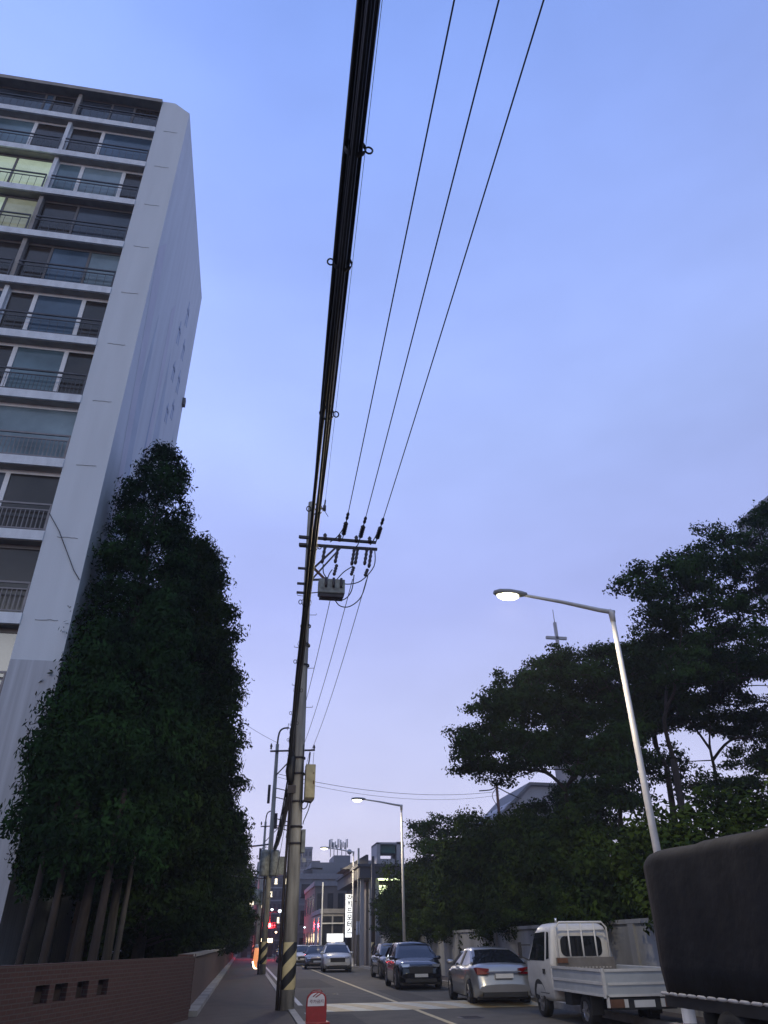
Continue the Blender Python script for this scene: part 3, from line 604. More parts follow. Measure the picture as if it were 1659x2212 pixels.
# crossarms
ZA=14.15
for dz,dy,x0,x1 in ((.16,-.14,.80,3.66),(-.16,-.15,.82,3.70)):
    q=MB(); q.beam((x0+.0,PY+dy,ZA+dz),(x1,PY+dy,ZA+dz*.9),.09,.09); up('crossarm',q,M['arm'])
q=MB(); q.beam((PX+.08,PY-.16,12.95),(2.22,PY-.2,14.0),.06); q.beam((PX+.12,PY-.16,12.6),(2.35,PY-.2,13.95),.05); up('brace',q,M['arm'])
q=MB(); q.beam((PX+.12,PY-.2,13.1),(2.1,PY-.25,12.3),.075); up('brace',q,M['rust'])
for z in (13.05,12.45,12.1,14.3,13.95):
    q=MB(); q.beam((PX-.38,PY-.1,z),(PX-.1,PY-.1,z),.07,.07); up('bolt_bracket',q,M['arm'])
def insul(p,q_,n=5,r=.055):
    p=Vector(p); q_=Vector(q_); mb=MB(); pts=[];rs=[]
    for i in range(n*2+1):
        pts.append(p.lerp(q_,i/(n*2))); rs.append(r*1.25 if i%2 else r*.8)
    mb.tube(pts,rs,8); return mb
tens=[((2.40,PY-.25,14.30),(2.44,PY-1.6,14.62)),((3.02,PY-.25,14.25),(3.07,PY-1.6,14.5)),((3.64,PY-.25,14.25),(3.70,PY-1.6,14.5))]
WS=[]
for a,b in tens:
    a=Vector(a); b=Vector(b); q=MB(); q.beam(a,a.lerp(b,.18),.03); up('fitting',q,M['arm'])
    up('insulator',insul(a.lerp(b,.16),a.lerp(b,.62),5,.075),M['porc']); up('insulator',insul(a.lerp(b,.74),a.lerp(b,.98),2,.05),M['arm']); q=MB(); q.tube([a.lerp(b,.6),a.lerp(b,.76)],.02,5); up('fitting',q,M['arm']); WS.append(b)
for x,z0,z1 in ((1.78,14.0,13.25),(2.25,13.95,13.3),(2.22,13.25,12.8),(2.85,13.95,13.25),(2.98,14.0,13.3),(2.84,13.2,12.85),(3.32,14.0,13.3),(3.48,13.95,13.2),(3.34,13.15,12.85)):
    up('insulator',insul((x,PY-.18,z0),(x-.10,PY-.22,z1),4,.055),M['porc'])
for x in (1.76,2.3,2.92,3.42):
    q=MB(); q.lathe((x,PY-.14,ZA+.2),[(.0,-.1),(.07,-.1),(.09,0),(.05,.05),(.08,.1),(.03,.18),(0,.18)],10); up('pin_insulator',q,M['porc'])
jl=[[(1.72,PY-.25,13.2),(1.75,PY-.3,12.8),(1.95,PY-.3,12.55)],[(2.05,PY-.25,13.0),(1.95,PY-.3,12.8),(1.86,PY-.3,12.5)],[(2.8,PY-.25,13.2),(2.45,PY-.3,12.9),(2.15,PY-.3,12.5)],
    [(3.6,PY-.25,13.9),(3.55,PY-.35,13.2),(3.1,PY-.35,12.6),(2.6,PY-.35,12.42),(2.25,PY-.35,12.5)],
    [(2.84,PY-.25,12.85),(2.75,PY-.3,12.2),(2.5,PY-.3,11.85),(2.1,PY-.3,11.8),(1.75,PY-.3,12.0)],[(3.34,PY-.25,12.85),(3.1,PY-.3,12.0),(2.7,PY-.3,11.6),(2.35,PY-.3,11.6),(2.15,PY-.3,11.85)],
    [(2.42,PY-.9,14.5),(2.2,PY-.5,14.25),(1.95,PY-.2,14.15)],[(3.05,PY-.9,14.4),(2.95,PY-.5,14.0),(2.9,PY-.25,14.0)],[(3.66,PY-.9,14.4),(3.45,PY-.4,14.1),(3.42,PY-.2,14.2)]]
def smooth(pts,k=5):
    pts=[Vector(p) for p in pts]; o=[]
    for i in range(len(pts)-1):
        p0=pts[max(0,i-1)];p1=pts[i];p2=pts[i+1];p3=pts[min(len(pts)-1,i+2)]
        for j in range(k):
            t=j/k; o.append(.5*((2*p1)+(p2-p0)*t+(2*p0-5*p1+4*p2-p3)*t*t+(3*p1-p0-3*p2+p3)*t*t*t))
    return o+[pts[-1]]
for j in jl: q=MB(); q.tube(smooth(j),.020,5); up('jumper_wire',q,M['wire'])
# earth wire bracket
q=MB(); q.beam((PX+.1,PY-.1,15.55),(1.68,PY-.15,15.6),.05); q.lathe((1.7,PY-.15,15.6),[(.0,-.12),(.06,-.1),(.06,.12),(0,.14)],8); q.tube([(1.7,PY-.15,15.7),(1.72,PY-.2,15.95)],.03,6); q.tube([(1.7,PY-.15,15.5),(1.85,PY-.15,15.25)],.012,5); up('earth_bracket',q,M['arm'])
# switch box
S=empty('switch_box',(2.02,PY-.45,12.15),'grey weathered switch box with three dark bushings hung under the crossarm','switch box'); S.scale=(.88,.88,.88)
q=MB(); q.bb(-.52,.52,-.25,.25,-.28,.34); q.build('body',M['boxg'],S,.04)
q=MB(); q.bb(-.46,.46,-.2,.2,-.42,-.29); q.build('underside',M['arm'],S)
for x in (-.24,.06,.36):
    q=MB(); q.lathe((x,-.3,.0),[(.0,.36),(.055,.34),(.045,.2),(.06,.12),(.045,.05),(.05,-.05),(0,-.06)],10); q.build('bushing',M['porc'],S)
q=MB(); q.beam((-.95,.1,.38),(-.4,.0,.38),.07); q.beam((-.9,.1,-.2),(-.5,.0,-.18),.03); q.build('bracket',M['arm'],S)
q=MB(); q.tube(smooth([(-.5,-.1,-.42),(-.2,-.1,-.52),(0,-.1,-.44),(.2,-.1,-.52),(.45,-.1,-.42)]),.015,5); q.build('hanging_lead',M['wire'],S)
# beige cabinet
S=empty('pole_cabinet',(1.52,PY-.12,5.3),'beige metal equipment cabinet strapped high on the main utility pole','cabinet')
q=MB(); q.bb(-.10,.20,-.24,.14,0,.98); q.build('body',M['beige'],S,.012)
q=MB(); q.bb(-.09,.19,-.262,-.243,.02,.96); q.build('door',M['beige'],S,.006)
q=MB(); q.bb(.13,.17,-.275,-.263,.40,.50); q.bb(.12,.16,-.275,-.263,.70,.73); q.build('latch',M['rust'],S)
q=MB(); q.prism([(-.10,0),(.20,0),(.12,-.09),(-.14,-.05)],-.22,.12,'XZ'); q.build('gland_plate',M['pipe'],S)
q=MB(); q.tube(smooth([(.02,-.1,-.07),(-.02,-.1,-.22),(-.12,-.1,-.28),(-.2,-.1,-.15),(-.2,-.1,.4),(-.18,-.1,1.6)]),.018,6); q.tube(smooth([(.1,-.1,-.06),(.04,-.1,-.3),(-.08,-.05,-.6),(-.1,-.05,-.7)]),.015,6); q.build('lead',M['cable'],S)
S=empty('junction_box',(1.45,PY-.1,3.85),'narrow grey box fixed to the main pole below the beige cabinet','junction box')
q=MB(); q.bb(-.05,.06,-.08,.1,0,.62); q.build('body',M['boxg'],S,.01); q=MB(); q.bb(0,.10,-.03,.05,-.25,-.14); q.beam((.0,0,-.2),(0,0,0),.02); q.build('lower_bracket',M['steel'],S)
S=empty('splice_closure',(.96,PY-.1,5.75),'bulky black cable splice closure on the left of the main pole','splice closure')
q=MB(); q.tube([(.05,0,0),(.02,0,.12),(0,0,.35),(.03,0,.75),(.08,0,.86)],[.05,.12,.14,.13,.05],12); q.build('body',M['cable'],S)
q=MB(); q.bb(-.05,.3,-.05,.05,-.28,-.05); q.build('bracket',M['arm'],S)
q=MB()
for i in range(6): q.tube(smooth([(.05+random.uniform(-.05,.05),-.1,.8),(-.03+random.uniform(-.08,.08),-.12,1.0+.1*i),(.06,-.12,1.25+.12*i)]),.01,4)
q.build('lead_loop',M['wire'],S)
# low arm from pole crossing left (second pole's view)
# ------------------------------------------------------------------ cables
def sag(a,b,s,n=24):
    a=Vector(a); b=Vector(b); return [a.lerp(b,i/n)-Vector((0,0,4*s*(i/n)*(1-i/n))) for i in range(n+1)]
U2=(1.12,49.0)
CB=empty('cable_bundle',(0.15,0,6.2),'thick bundle of black cables running overhead from the main pole','cable bundle')
def cbuild(name,mb,m): rel(CB,mb); return mb.build(name,m,CB)
Pn=Vector((PX-.31,PY-.10,6.35)); Pf=Vector((-.29,-18,6.9))
offs=[(-.085,.02,.030),(-.045,-.05,.034),(.0,.045,.028),(.03,-.03,.036),(.075,.02,.030),(.055,.08,.018),(-.02,-.10,.022),(-.075,.09,.014),(.095,-.06,.016),(.01,.11,.02)]
for i,(ox,oz,r) in enumerate(offs):
    pts=[]
    n=60
    for j in range(n+1):
        t=j/n; p=Pn.lerp(Pf,t); wob=math.sin(t*23+i*2.1)*.012+math.sin(t*9+i*1.7)*.011; sp=1.0
        pts.append(p+Vector((ox*.50+wob,0,oz*.8-4*.42*t*(1-t)+wob*.7)))
    q=MB(); q.tube(pts,r*.62,8); cbuild('cable',q,M['cable'])
for i in range(13):
    y=PY-1.5-i*1.55-(i%3)*.3; t=(Pn.y-y)/(Pn.y-Pf.y); p=Pn.lerp(Pf,t)-Vector((0,0,4*.42*t*(1-t))); sx=-1 if i%2 else 1
    q=MB(); c=p+Vector((sx*.095,0,0)); q.tube([c+Vector((.026*math.cos(a)*sx,0,.036*math.sin(a))) for a in [PI*1.0+2*PI*k/12*.95 for k in range(13)]],.007,5); q.lathe(p,[(.075,-.02),(.08,0),(.075,.02)],10,'Y'); cbuild('lashing_ring',q,M['cable'])
q=MB(); q.lathe(Vector((.31,4.2,6.28)),[(.0,-.1),(.05,-.1),(.06,.1),(0,.12)],8,'Y'); 
# continuation to pole 2
q=MB()
for i,(ox,oz,r) in enumerate(offs[:7]):
    q.tube([p+Vector((ox*1.2,0,oz*1.3+.02*math.sin(k*1.3+i))) for k,p in enumerate(sag((PX-.2,PY+.1,5.95),(U2[0]+.25,U2[1]-.1,6.6),.35,20))],r*.9,6)
cbuild('far_cable_span',q,M['cable'])
for k in range(7):
    t=.08+k*.13; p=Vector((PX-.2,PY+.1,5.95)).lerp(Vector((U2[0]+.25,U2[1]-.1,6.6)),t)-Vector((0,0,1.4*t*(1-t))); q=MB(); q.tube([p+Vector((-.1,0,.05)),p,p+Vector((-.08,.25,-.1))],[.06,.075,.05],7); cbuild('cable_clamp',q,M['cable'])
wl_=['leftmost of the three high wires running over from the crossarm','middle one of the three high wires running over from the crossarm','rightmost of the three high wires running over from the crossarm']
ends=[(1.62,-22,14.9),(2.38,-22,14.8),(3.2,-22,14.8)]
for s,e,lb in zip(WS,ends,wl_):
    q=MB(); q.tube(sag(s,e,.35,40),.0155,6); tag(q.build('power_wire',M['wire']),lb,'power wire','high wires toward the camera')
q=MB(); q.tube(sag((1.72,PY-.2,15.95),(.05,-22,15.9),.5,40),.006,5); tag(q.build('earth_wire',M['wire']),'very thin wire just right of the thick cable bundle','wire')
w3=['left of the three wires leading on to the second pole','middle of the three wires leading on to the second pole','right of the three wires leading on to the second pole']
for x0,z0,x1,lb in ((2.18,12.75,2.1,w3[0]),(2.82,12.8,2.75,w3[1]),(3.32,12.8,3.4,w3[2])):
    q=MB(); q.tube(sag((x0,PY,z0),(x1,U2[1],12.65),.45,24),.014,5); tag(q.build('power_wire',M['wire']),lb,'power wire','high wires to the second pole')
# utility pole 2
def pole2(loc,label,full=True):
    t=empty('utility_pole',loc,label,'utility pole','utility poles along the left kerb')
    q=MB(); q.tube([(0,0,0),(0,0,6),(0,0,12.9)],[.19,.16,.11],14); q.build('pole',M['polec'],t)
    q=MB(); q.lathe((0,0,0),[(.195,.5),(.2,.51),(.195,1.6),(.19,1.61)],18); q.build('striped_sleeve',M['hazard'],t)
    q=MB(); q.beam((-.45,-.15,12.4),(2.5,-.15,12.55),.10); q.build('crossarm',M['arm'],t)
    q=MB(); q.beam((.05,-.15,10.9),(1.35,-.15,12.35),.07); q.build('brace',M['arm'],t)
    q=MB(); q.tube(smooth([(0,0,12.6),(.02,0,13.3),(.12,0,13.75),(.35,0,13.95),(.7,0,14.0)]),[.06]*21,7); q.tube([(.62,0,13.85),(.66,0,14.3)],.02,5); q.tube([(.7,0,14.0),(.95,0,13.9)],.02,5); q.build('top_bracket',M['arm'],t)
    for x in (-.4,1.0,1.65,2.45):
        q=MB(); q.lathe((x,-.15,12.6),[(0,-.08),(.07,-.06),(.05,.05),(.09,.12),(.03,.3),(0,.3)],8); q.build('insulator',M['porc'],t)
    q=MB(); q.tube([(2.2,-.15,12.4),(2.1,-.15,11.3)],.05,6); q.tube([(2.45,-.15,12.4),(2.4,-.15,11.2)],.015,5); q.build('dropper',M['arm'],t)
    q=MB(); q.bb(-.42,-.25,-.12,.12,9.2,10.3); q.bb(.12,.3,-.12,.12,7.7,8.6); q.build('side_bracket',M['arm'],t)
    q=MB()
    for z in (10.1,9.55,8.3,7.8): q.tube([(.1,-.1,z),(.6,-.1,z-.1),(.95,-.1,z-.2)],.03,5)
    q.build('spacer_arm',M['arm'],t)
    q=MB(); q.tube([(-.25,-.05,0),(-.24,0,6)],.06,6); q.build('conduit',M['pipe'],t)
    q=MB()
    for k,(dx,dy) in enumerate(((-.3,-.15),(.3,-.15))):
        q.lathe((dx,dy,5.0),[(0,0),(.27,.02),(.29,.1),(.29,1.35),(.25,1.45),(0,1.5)],14)
    q.build('transformer',M['boxg'],t)
    q=MB(); q.bb(.55,.95,-.2,.15,5.1,6.1); q.build('meter_box',M['boxg'],t)
    return t
p2=pole2((U2[0],U2[1],.1),'second utility pole with an arched top bracket and two drum transformers')
dup(p2,(1.1,77,.1),0,(1,1,.92),'third utility pole further along the left kerb, half behind the tree crowns')
dup(p2,(1.1,103,.1),0,(1,1,.88),'farthest utility pole on the left kerb')
for a,b,s,r,lb in (((.95,49,6.9),(-7,31,5.8),.5,.05,'thick black cable sloping from the second pole into the left trees'),((.95,49,5.0),(-3,42,5.0),.1,.025,'short thin cable from the second pole into the left trees'),
        ((1.1,49,13.1),(-6.0,36,15.0),.5,.012,'faint thin wire from the second pole up to the left trees'),((1.3,49,11.1),(20.6,62,12.6),.7,.016,'upper thin wire crossing the street toward the small wooden pole'),((1.3,49,10.9),(20.6,62,12.3),.8,.012,'lower thin wire crossing the street toward the small wooden pole'),
        ((1.3,49,5.9),(1.2,77,5.8),.5,.07,'dark cable run between the second and third poles'),((1.2,77,5.8),(1.2,103,5.6),.5,.07,'dark cable run between the third and farthest poles'),
        ((3.2,77,11.4),(3.3,49,12.6),.5,.014,'high wire between the second and third poles'),((PX-.2,PY,5.7),(1.0,49,4.2),1.3,.01,'slack thin wire hanging low between the main and second poles')):
    q=MB(); q.tube(sag(a,b,s,20),r,5); tag(q.build('overhead_wire',M['wire']),lb,'wire')
# small pole by the house
S=empty('wooden_pole',(20.4,62,0),'thin pole with tangled wires standing in front of the pale gabled house','pole')
q=MB(); q.tube([(0,0,0),(0,0,13.3)],[.16,.12],8); q.build('pole',M['rust'],S)
q=MB(); q.tube(smooth([(-1.6,0,12.6),(-.6,0,12.7),(0,0,12.9),(.9,.0,12.5),(1.9,0,12.1)]),.05,5); q.tube(smooth([(0,-.1,12.9),(-.5,-.1,12.2),(0,-.1,11.2)]),.03,5); q.build('wire_tangle',M['wire'],S)
# ------------------------------------------------------------------ vehicles
def interp(t,tab):
    for (a,b),(c,d) in zip(tab,tab[1:]):
        if t<=c: return b+(d-b)*(t-a)/(c-a) if c>a else d
    return tab[-1][1]
def wheel(par,x,y,r,wd=.2,side=-1):
    q=MB(); q.lathe((0,0,0),[(r*.62,-wd/2),(r*.95,-wd/2),(r,-wd*.32),(r,wd*.32),(r*.95,wd/2),(r*.62,wd/2)],24,'X'); w_=q.build('wheel',M['tyre'],par,loc=(x,y,r))
    q=MB(); sx=side*wd*.42; q.lathe((0,0,0),[(0,sx),(r*.14,sx),(r*.16,sx*.75),(r*.55,sx*.7),(r*.64,sx)],20,'X')
    for i in range(5):
        a=2*PI*i/5; q.beam((sx,r*.12*math.cos(a),r*.12*math.sin(a)),(sx*.98,r*.6*math.cos(a),r*.6*math.sin(a)),.05)
    q.build('rim',M['rim'],w_)
def car(name,loc,rz,label,cat,group,paint,kind='sedan',L=4.6,W=1.82,H=1.45,face='rear',lit=False,tail=None):
    """local: +Y is the front of the car, origin on the ground below its middle"""
    t=empty(name,loc,label,cat,group,rz)
    if kind=='sedan':
        deck=[(0,.52),(.012,.66),(.03,.95),(.06,1.02),(.17,1.05),(.3,1.0),(.68,.98),(.74,.96),(.9,.82),(.97,.70),(1,.52)]
        roof=[(.115,1.04),(.20,1.22),(.29,1.37),(.40,H),(.52,H),(.60,H-.05),(.70,1.14),(.755,.965)]
    else:
        deck=[(0,.55),(.015,.80),(.03,1.02),(.3,1.06),(.70,1.05),(.76,1.03),(.93,.92),(.98,.80),(1,.55)]
        roof=[(.035,1.05),(.06,1.25),(.10,H-.12),(.20,H-.02),(.40,H),(.56,H-.03),(.66,1.32),(.755,1.04)]
    rw=.33 if kind=='sedan' else .36; yr,yf=-L/2+.19*L+.02,L/2-.185*L
    zb0=.20
    q=MB(); rg=[]; n=46
    for i in range(n+1):
        s=i/n; s=.5-.5*math.cos(PI*s) if i<n else 1; y=-L/2+L*s; hw=W/2*(1-.17*abs(2*s-1)**7); d=interp(s,deck)
        zb=zb0+ .16*(max(0,abs(2*s-1)-.86)/.14)
        for yw in (yr,yf):
            dd=(rw+.07)**2-(y-yw)**2
            if dd>0: zb=max(zb,rw+math.sqrt(dd)*.98)
        zb=min(zb,d-.12); md=zb+(d-zb)*.45
        half=[(hw*.80,zb),(hw*.98,zb+.03),(hw,md),(hw*.985,d-.15 if d-.15>md else md+.01),(hw*.93,d-.035),(hw*.70,d),(hw*.35,d+.018)]
        rg.append([(x,y,z) for x,z in half]+[(0,y,d+.022)]+[(-x,y,z) for x,z in half[::-1]]+[(0,y,zb)])
    q.rings(rg); body=q.build('body',paint,t)
    # dark wheel wells + underside
    q=MB(); q.bb(-W/2+.14,W/2-.14,-L/2+.25,L/2-.25,.17,.62); q.build('underbody',M['trim'],t)
    # greenhouse
    q=MB(); rg=[]; k=22; s0,s1=roof[0][0],roof[-1][0]
    def hw_at(s,f): return W/2*(.90-.22*f)
    for i in range(k+1):
        s=s0+(s1-s0)*i/k; z=interp(s,roof); base=interp(s,deck)-.02; f=max(0,(z-base)/(H-.98)); y=-L/2+L*s
        a=hw_at(s,0); b_=hw_at(s,min(1,f)); z=max(z,base+.012)
        rg.append([(-a,y,base),(-b_,y,base+(z-base)*.86),(-b_*.86,y,z-.005),(0,y,z+.02*f),(b_*.86,y,z-.005),(b_,y,base+(z-base)*.86),(a,y,base)])
    q.rings(rg,smooth=False); q.build('window_glass',M['cglass'],t)
    q=MB(); rg=[]
    sa,sb=(.30,.60) if kind=='sedan' else (.075,.60)
    for i in range(13):
        s=sa+(sb-sa)*i/12; z=interp(s,roof); b_=hw_at(s,min(1,(z-.96)/(H-.98)))+.006; y=-L/2+L*s
        rg.append([(-b_-.004,y,z-.115),(-b_,y,z-.06),(-b_*.86,y,z+.006),(0,y,z+.032),(b_*.86,y,z+.006),(b_,y,z-.06),(b_+.004,y,z-.115)])
    q.rings(rg,smooth=True,cap=True); q.build('roof',paint,t)
    def surf(s,sx,f):
        base=interp(s,deck)-.02; z=interp(s,roof); ff=max(0,(z-base)/(H-.98)); a=hw_at(s,0); b2=hw_at(s,min(1,ff))
        return Vector((sx*(a+(b2-a)*f+.004),-L/2+L*s,base+(z-base)*.86*f+(.10*(z-base) if f>=1 else 0)))
    q=MB()
    for sx in (-1,1):
        if kind=='sedan': A=[(.125,.32),(.48,.46),(.755,.60)]
        else: A=[(.05,.10),(.30,.32),(.50,.50),(.755,.60)]
        for (sl_,su) in A:
            p=surf(sl_,sx,0 if sl_>.2 else .5); zt_=interp(su,roof); b_=hw_at(su,min(1,(zt_-.96)/(H-.98))); q.beam(p,(sx*b_,-L/2+L*su,zt_-.07),.055 if sl_ in (.48,.30,.50) else .075)
    q.build('pillar',paint,t)
    for sx in (-1,1):
        q=MB(); ym=-L/2+L*.69; q.rings([[(sx*(W/2*.9+xx),ym+.07*math.cos(a)*kk,1.04+.07*math.sin(a)*kk) for a in [2*PI*j/8 for j in range(8)]] for xx,kk in ((0,.4),(.05,.8),(.14,1),(.22,.85),(.24,.4))]); q.build('side_mirror',paint,t)
        for y_ in (yr,yf): wheel(t,sx*(W/2-.115),y_,rw,.2,sx)
    # front end
    zf=.70 if kind=='sedan' else .82
    for sx in (-1,1):
        q=MB(); q.rings([[(sx*(W*.36+dx),L/2-.02-dy-.10*k2,zf-.02+dz) for dx,dy,dz in ((-.22,-.02,-.04),(.06,.07,-.05),(.11,.12,.05),(-.2,.04,.05))] for k2 in (-.2,.9)],smooth=False); q.build('headlight',M['head_on'] if lit else M['head_l'],t)
        q=MB(); zr=.86 if kind=='sedan' else .92
        pts=((-.26,-.0,-.07),(.10,.05,-.08),(.14,.34,.07),(.10,.10,.09),(-.28,.0,.06))
        q.rings([[(sx*(W*.385+dx*.9-(.012 if k2 else 0)),-L/2+.0+dy-(.012 if not k2 else -.1),zr+dz) for dx,dy,dz in pts] for k2 in (0,1)],smooth=False); q.build('tail_light',M['red_on'] if tail else M['red_l'],t)
    q=MB(); q.bb(-W*.25,W*.25,L/2-.1,L/2+.012,zf-.27,zf-.05); q.bb(-W*.33,W*.33,L/2-.12,L/2+.008,.25,.37); q.build('grille',M['trim'],t)
    q=MB(); q.bb(-W*.27,W*.27,L/2-.1,L/2+.02,zf-.045,zf-.025); q.bb(-W*.30,W*.30,L/2-.1,L/2+.018,.37,.385); q.build('chrome_strip',M['chrome'],t)
    q=MB(); q.bb(-.26,.26,L/2,L/2+.03,.42,.53); q.build('number_plate',M['plate'],t)
    q=MB(); zp=.74 if kind=='sedan' else .80; q.bb(-.26,.26,-L/2-.022,-L/2+.06,zp-.055,zp+.055); q.build('number_plate',M['plate'],t)
    q=MB(); q.bb(-W*.28,W*.28,-L/2-.014,-L/2+.06,zp+.085,zp+.11); q.build('chrome_strip',M['chrome'],t)
    q=MB(); q.bb(-W*.36,W*.36,-L/2+.002,-L/2+.08,.24,.36); q.build('bumper_insert',M['trim'],t)
    for sx in (-1,1):
        q=MB()
        for s in (.38,.56): q.bb(sx*W/2*.985-.012,sx*W/2*.985+.012,-L/2+L*s-.08,-L/2+L*s+.08,.84,.865)
        q.build('door_handle',paint,t)
    return t
pk='cars parked along the right kerb'
car('parked_car',(7.50,25.5,0),R(-3),'silver sedan parked in front of the white truck, red tail lamp showing','car',pk,M['silver'],'sedan',4.5,1.80,1.42)
car('parked_car',(6.98,34.6,0),R(180-2),'glossy black car facing the camera, nearest of the two dark parked cars','car',pk,M['black_p'],'suv',4.5,1.86,1.60)
car('parked_car',(7.75,43.6,0),R(180),'dark car half hidden behind the glossy black one by the second lamp','car',pk,M['dark_p'],'suv',4.4,1.82,1.55)
car('parked_car',(6.05,55.5,0),R(180-3),'white car facing the camera below the lit box sign','car',pk,M['white_p'],'suv',4.6,1.88,1.62)
car('parked_car',(5.35,62.2,0),R(180-4),'dark sedan between the two white cars down the road','car',pk,M['dark_p'],'sedan',4.5,1.82,1.46)
car('parked_car',(5.0,72.5,0),R(180-2),'smaller white sedan farther down the road right of the main pole','car',pk,M['white_p'],'sedan',4.5,1.80,1.46)
car('parked_car',(4.1,84,0),R(180),'small dark car farthest in the line beside the main pole','car',pk,M['dark_p'],'suv',4.5,1.82,1.5)
car('oncoming_car',(2.9,122,0),R(180),'distant oncoming car with its headlamps glowing','car','cars on the road',M['dark_p'],'sedan',lit=True)
# car roof behind the brick wall, left
car('parked_car',(-4.1,30.5,0),R(80),'pale car inside the yard, its roof showing just above the brick wall','car','cars in the yard',M['silver'],'sedan',4.4,1.78,1.47)
# white truck ----------------------------------------------------------
T=empty('flatbed_truck',(8.10,18.9,0),'white flatbed truck seen from behind with a low drop-side bed','truck')
CY=.30 # cab back plane (local)
lv=[(.36,.77,CY+.10,CY+1.72),(.46,.80,CY,CY+1.80),(.75,.825,CY-.0,CY+1.84),(1.12,.825,CY,CY+1.78),(1.22,.815,CY,CY+1.66),(1.78,.735,CY+.03,CY+1.18),(1.88,.70,CY+.08,CY+1.08),(1.945,.62,CY+.17,CY+.98),(1.97,.45,CY+.32,CY+.86)]
def rrect(hw,y0,y1,z,r=.13,n=5):
    o=[]; r=min(r,hw*.4)
    for (cx,cy,a0) in ((hw-r,y1-r,0),(-hw+r,y1-r,90),(-hw+r,y0+r*.5,180),(hw-r,y0+r*.5,270)):
        for i in range(n+1):
            a=R(a0+90*i/n); ry=r if a0 in(0,90) else r*.5; o.append((cx+r*math.cos(a),cy+ry*math.sin(a),z))
    return o
q=MB(); q.rings([rrect(hw,a,b,z) for z,hw,a,b in lv]); cab=q.build('cab',M['tw'],T)
def chw(z): return interp(z,[(l_[0],l_[1]) for l_ in lv])
def sidepoly(name,pts,m,par,off=.006,th=.01,sides=(-1,1)):
    for sx in sides:
        q=MB(); n=len(pts); q.add([(sx*(chw(z)+off),y,z) for y,z in pts]+[(sx*(chw(z)+off-th),y,z) for y,z in pts],[tuple(range(n)),tuple(range(2*n-1,n-1,-1))]+[(i,n+i,n+(i+1)%n,(i+1)%n) for i in range(n)]); o=q.build(name,m,par)
    return o
sidepoly('side_window',[(CY+.42,1.17),(CY+1.52,1.17),(CY+1.45,1.27),(CY+1.10,1.76),(CY+.42,1.78)],M['cglass'],T)
sidepoly('side_window',[(CY+.12,1.22),(CY+.30,1.20),(CY+.30,1.78),(CY+.16,1.76)],M['cglass'],T)
sidepoly('door_seam',[(CY+.35,.50),(CY+.372,.50),(CY+.372,1.86),(CY+.35,1.86)],M['trim'],T,.004)
sidepoly('door_seam',[(CY+.37,.50),(CY+.95,.50),(CY+.95,.515),(CY+.37,.515)],M['trim'],T,.004)
sidepoly('door_handle',[(CY+.42,.90),(CY+.58,.90),(CY+.58,1.0),(CY+.42,1.0)],M['trim'],T,.016,.02)
sidepoly('wheel_arch',[(CY+.98+.42*math.cos(R(a)),.36+.42*math.sin(R(a))) for a in range(0,181,15)],M['trim'],T,.003,.01)
for sx in (-1,1):
    q=MB(); q.beam((sx*.80,CY+1.5,1.15),(sx*1.02,CY+1.58,1.25),.03); q.beam((sx*.80,CY+1.4,1.5),(sx*1.02,CY+1.58,1.5),.03); q.box((sx*1.02,CY+1.6,1.38),(.06,.10,.36)); q.build('side_mirror',M['trim'],T)
# rear window with rounded corners
def rr2(w0,w1,z0,z1,r,n=5):
    o=[]
    for (cx,cz,a0,) in ((w1-r,z1-r,0),(w0+r,z1-r,90),(w0+r,z0+r,180),(w1-r,z0+r,270)):
        for i in range(n+1):
            a=R(a0+90*i/n); o.append((cx+r*math.cos(a),cz+r*math.sin(a)))
    return o
q=MB(); q.prism(rr2(-.62,.62,1.20,1.74,.12),CY-.006,CY+.12,'XZ'); q.build('rear_window_surround',M['tw'],T)
q=MB(); q.prism(rr2(-.53,.53,1.26,1.68,.13),CY-.018,CY-.005,'XZ'); q.build('rear_window',M['cglass'],T)
q=MB(); q.prism([(CY+1.69,1.20),(CY+1.20,1.76),(CY+1.22,1.78),(CY+1.71,1.22)],-.66,.66,'YZ'); q.build('windscreen',M['cglass'],T)
# guard frame
q=MB(); q.tube([(-.66,CY-.12,.78),(-.66,CY-.12,1.86),(-.55,CY-.12,1.97),(.55,CY-.12,1.97),(.66,CY-.12,1.86),(.66,CY-.12,.78)],.026,8)
for x in (-.34,0,.34): q.tube([(x,CY-.12,1.0),(x,CY-.12,1.95)],.022,8)
q.tube([(-.60,CY-.12,1.80),(.60,CY-.12,1.80)],.016,8); q.build('guard_frame',M['tw'],T)
q=MB(); q.tube([(-.62,CY-.12,1.96),(-.62,CY-.12,2.06)],.03,8); q.build('marker_lamp',M['head_l'],T)
q=MB(); q.bb(-.74,.74,CY-.16,CY-.145,.80,1.24); q.build('headboard',M['boards'],T)
q=MB()
for i in range(15): q.box((-.62+i*.088,CY-.165,1.035),(.05,.008,.03))
q.build('reflective_strip',M['tape'],T)
q=MB(); q.bb(-.72,-.46,CY-.2,CY-.17,1.13,1.23); q.bb(-.74,.78,CY-.30,CY-.18,.80,.96); q.build('timber',M['rust'],T)
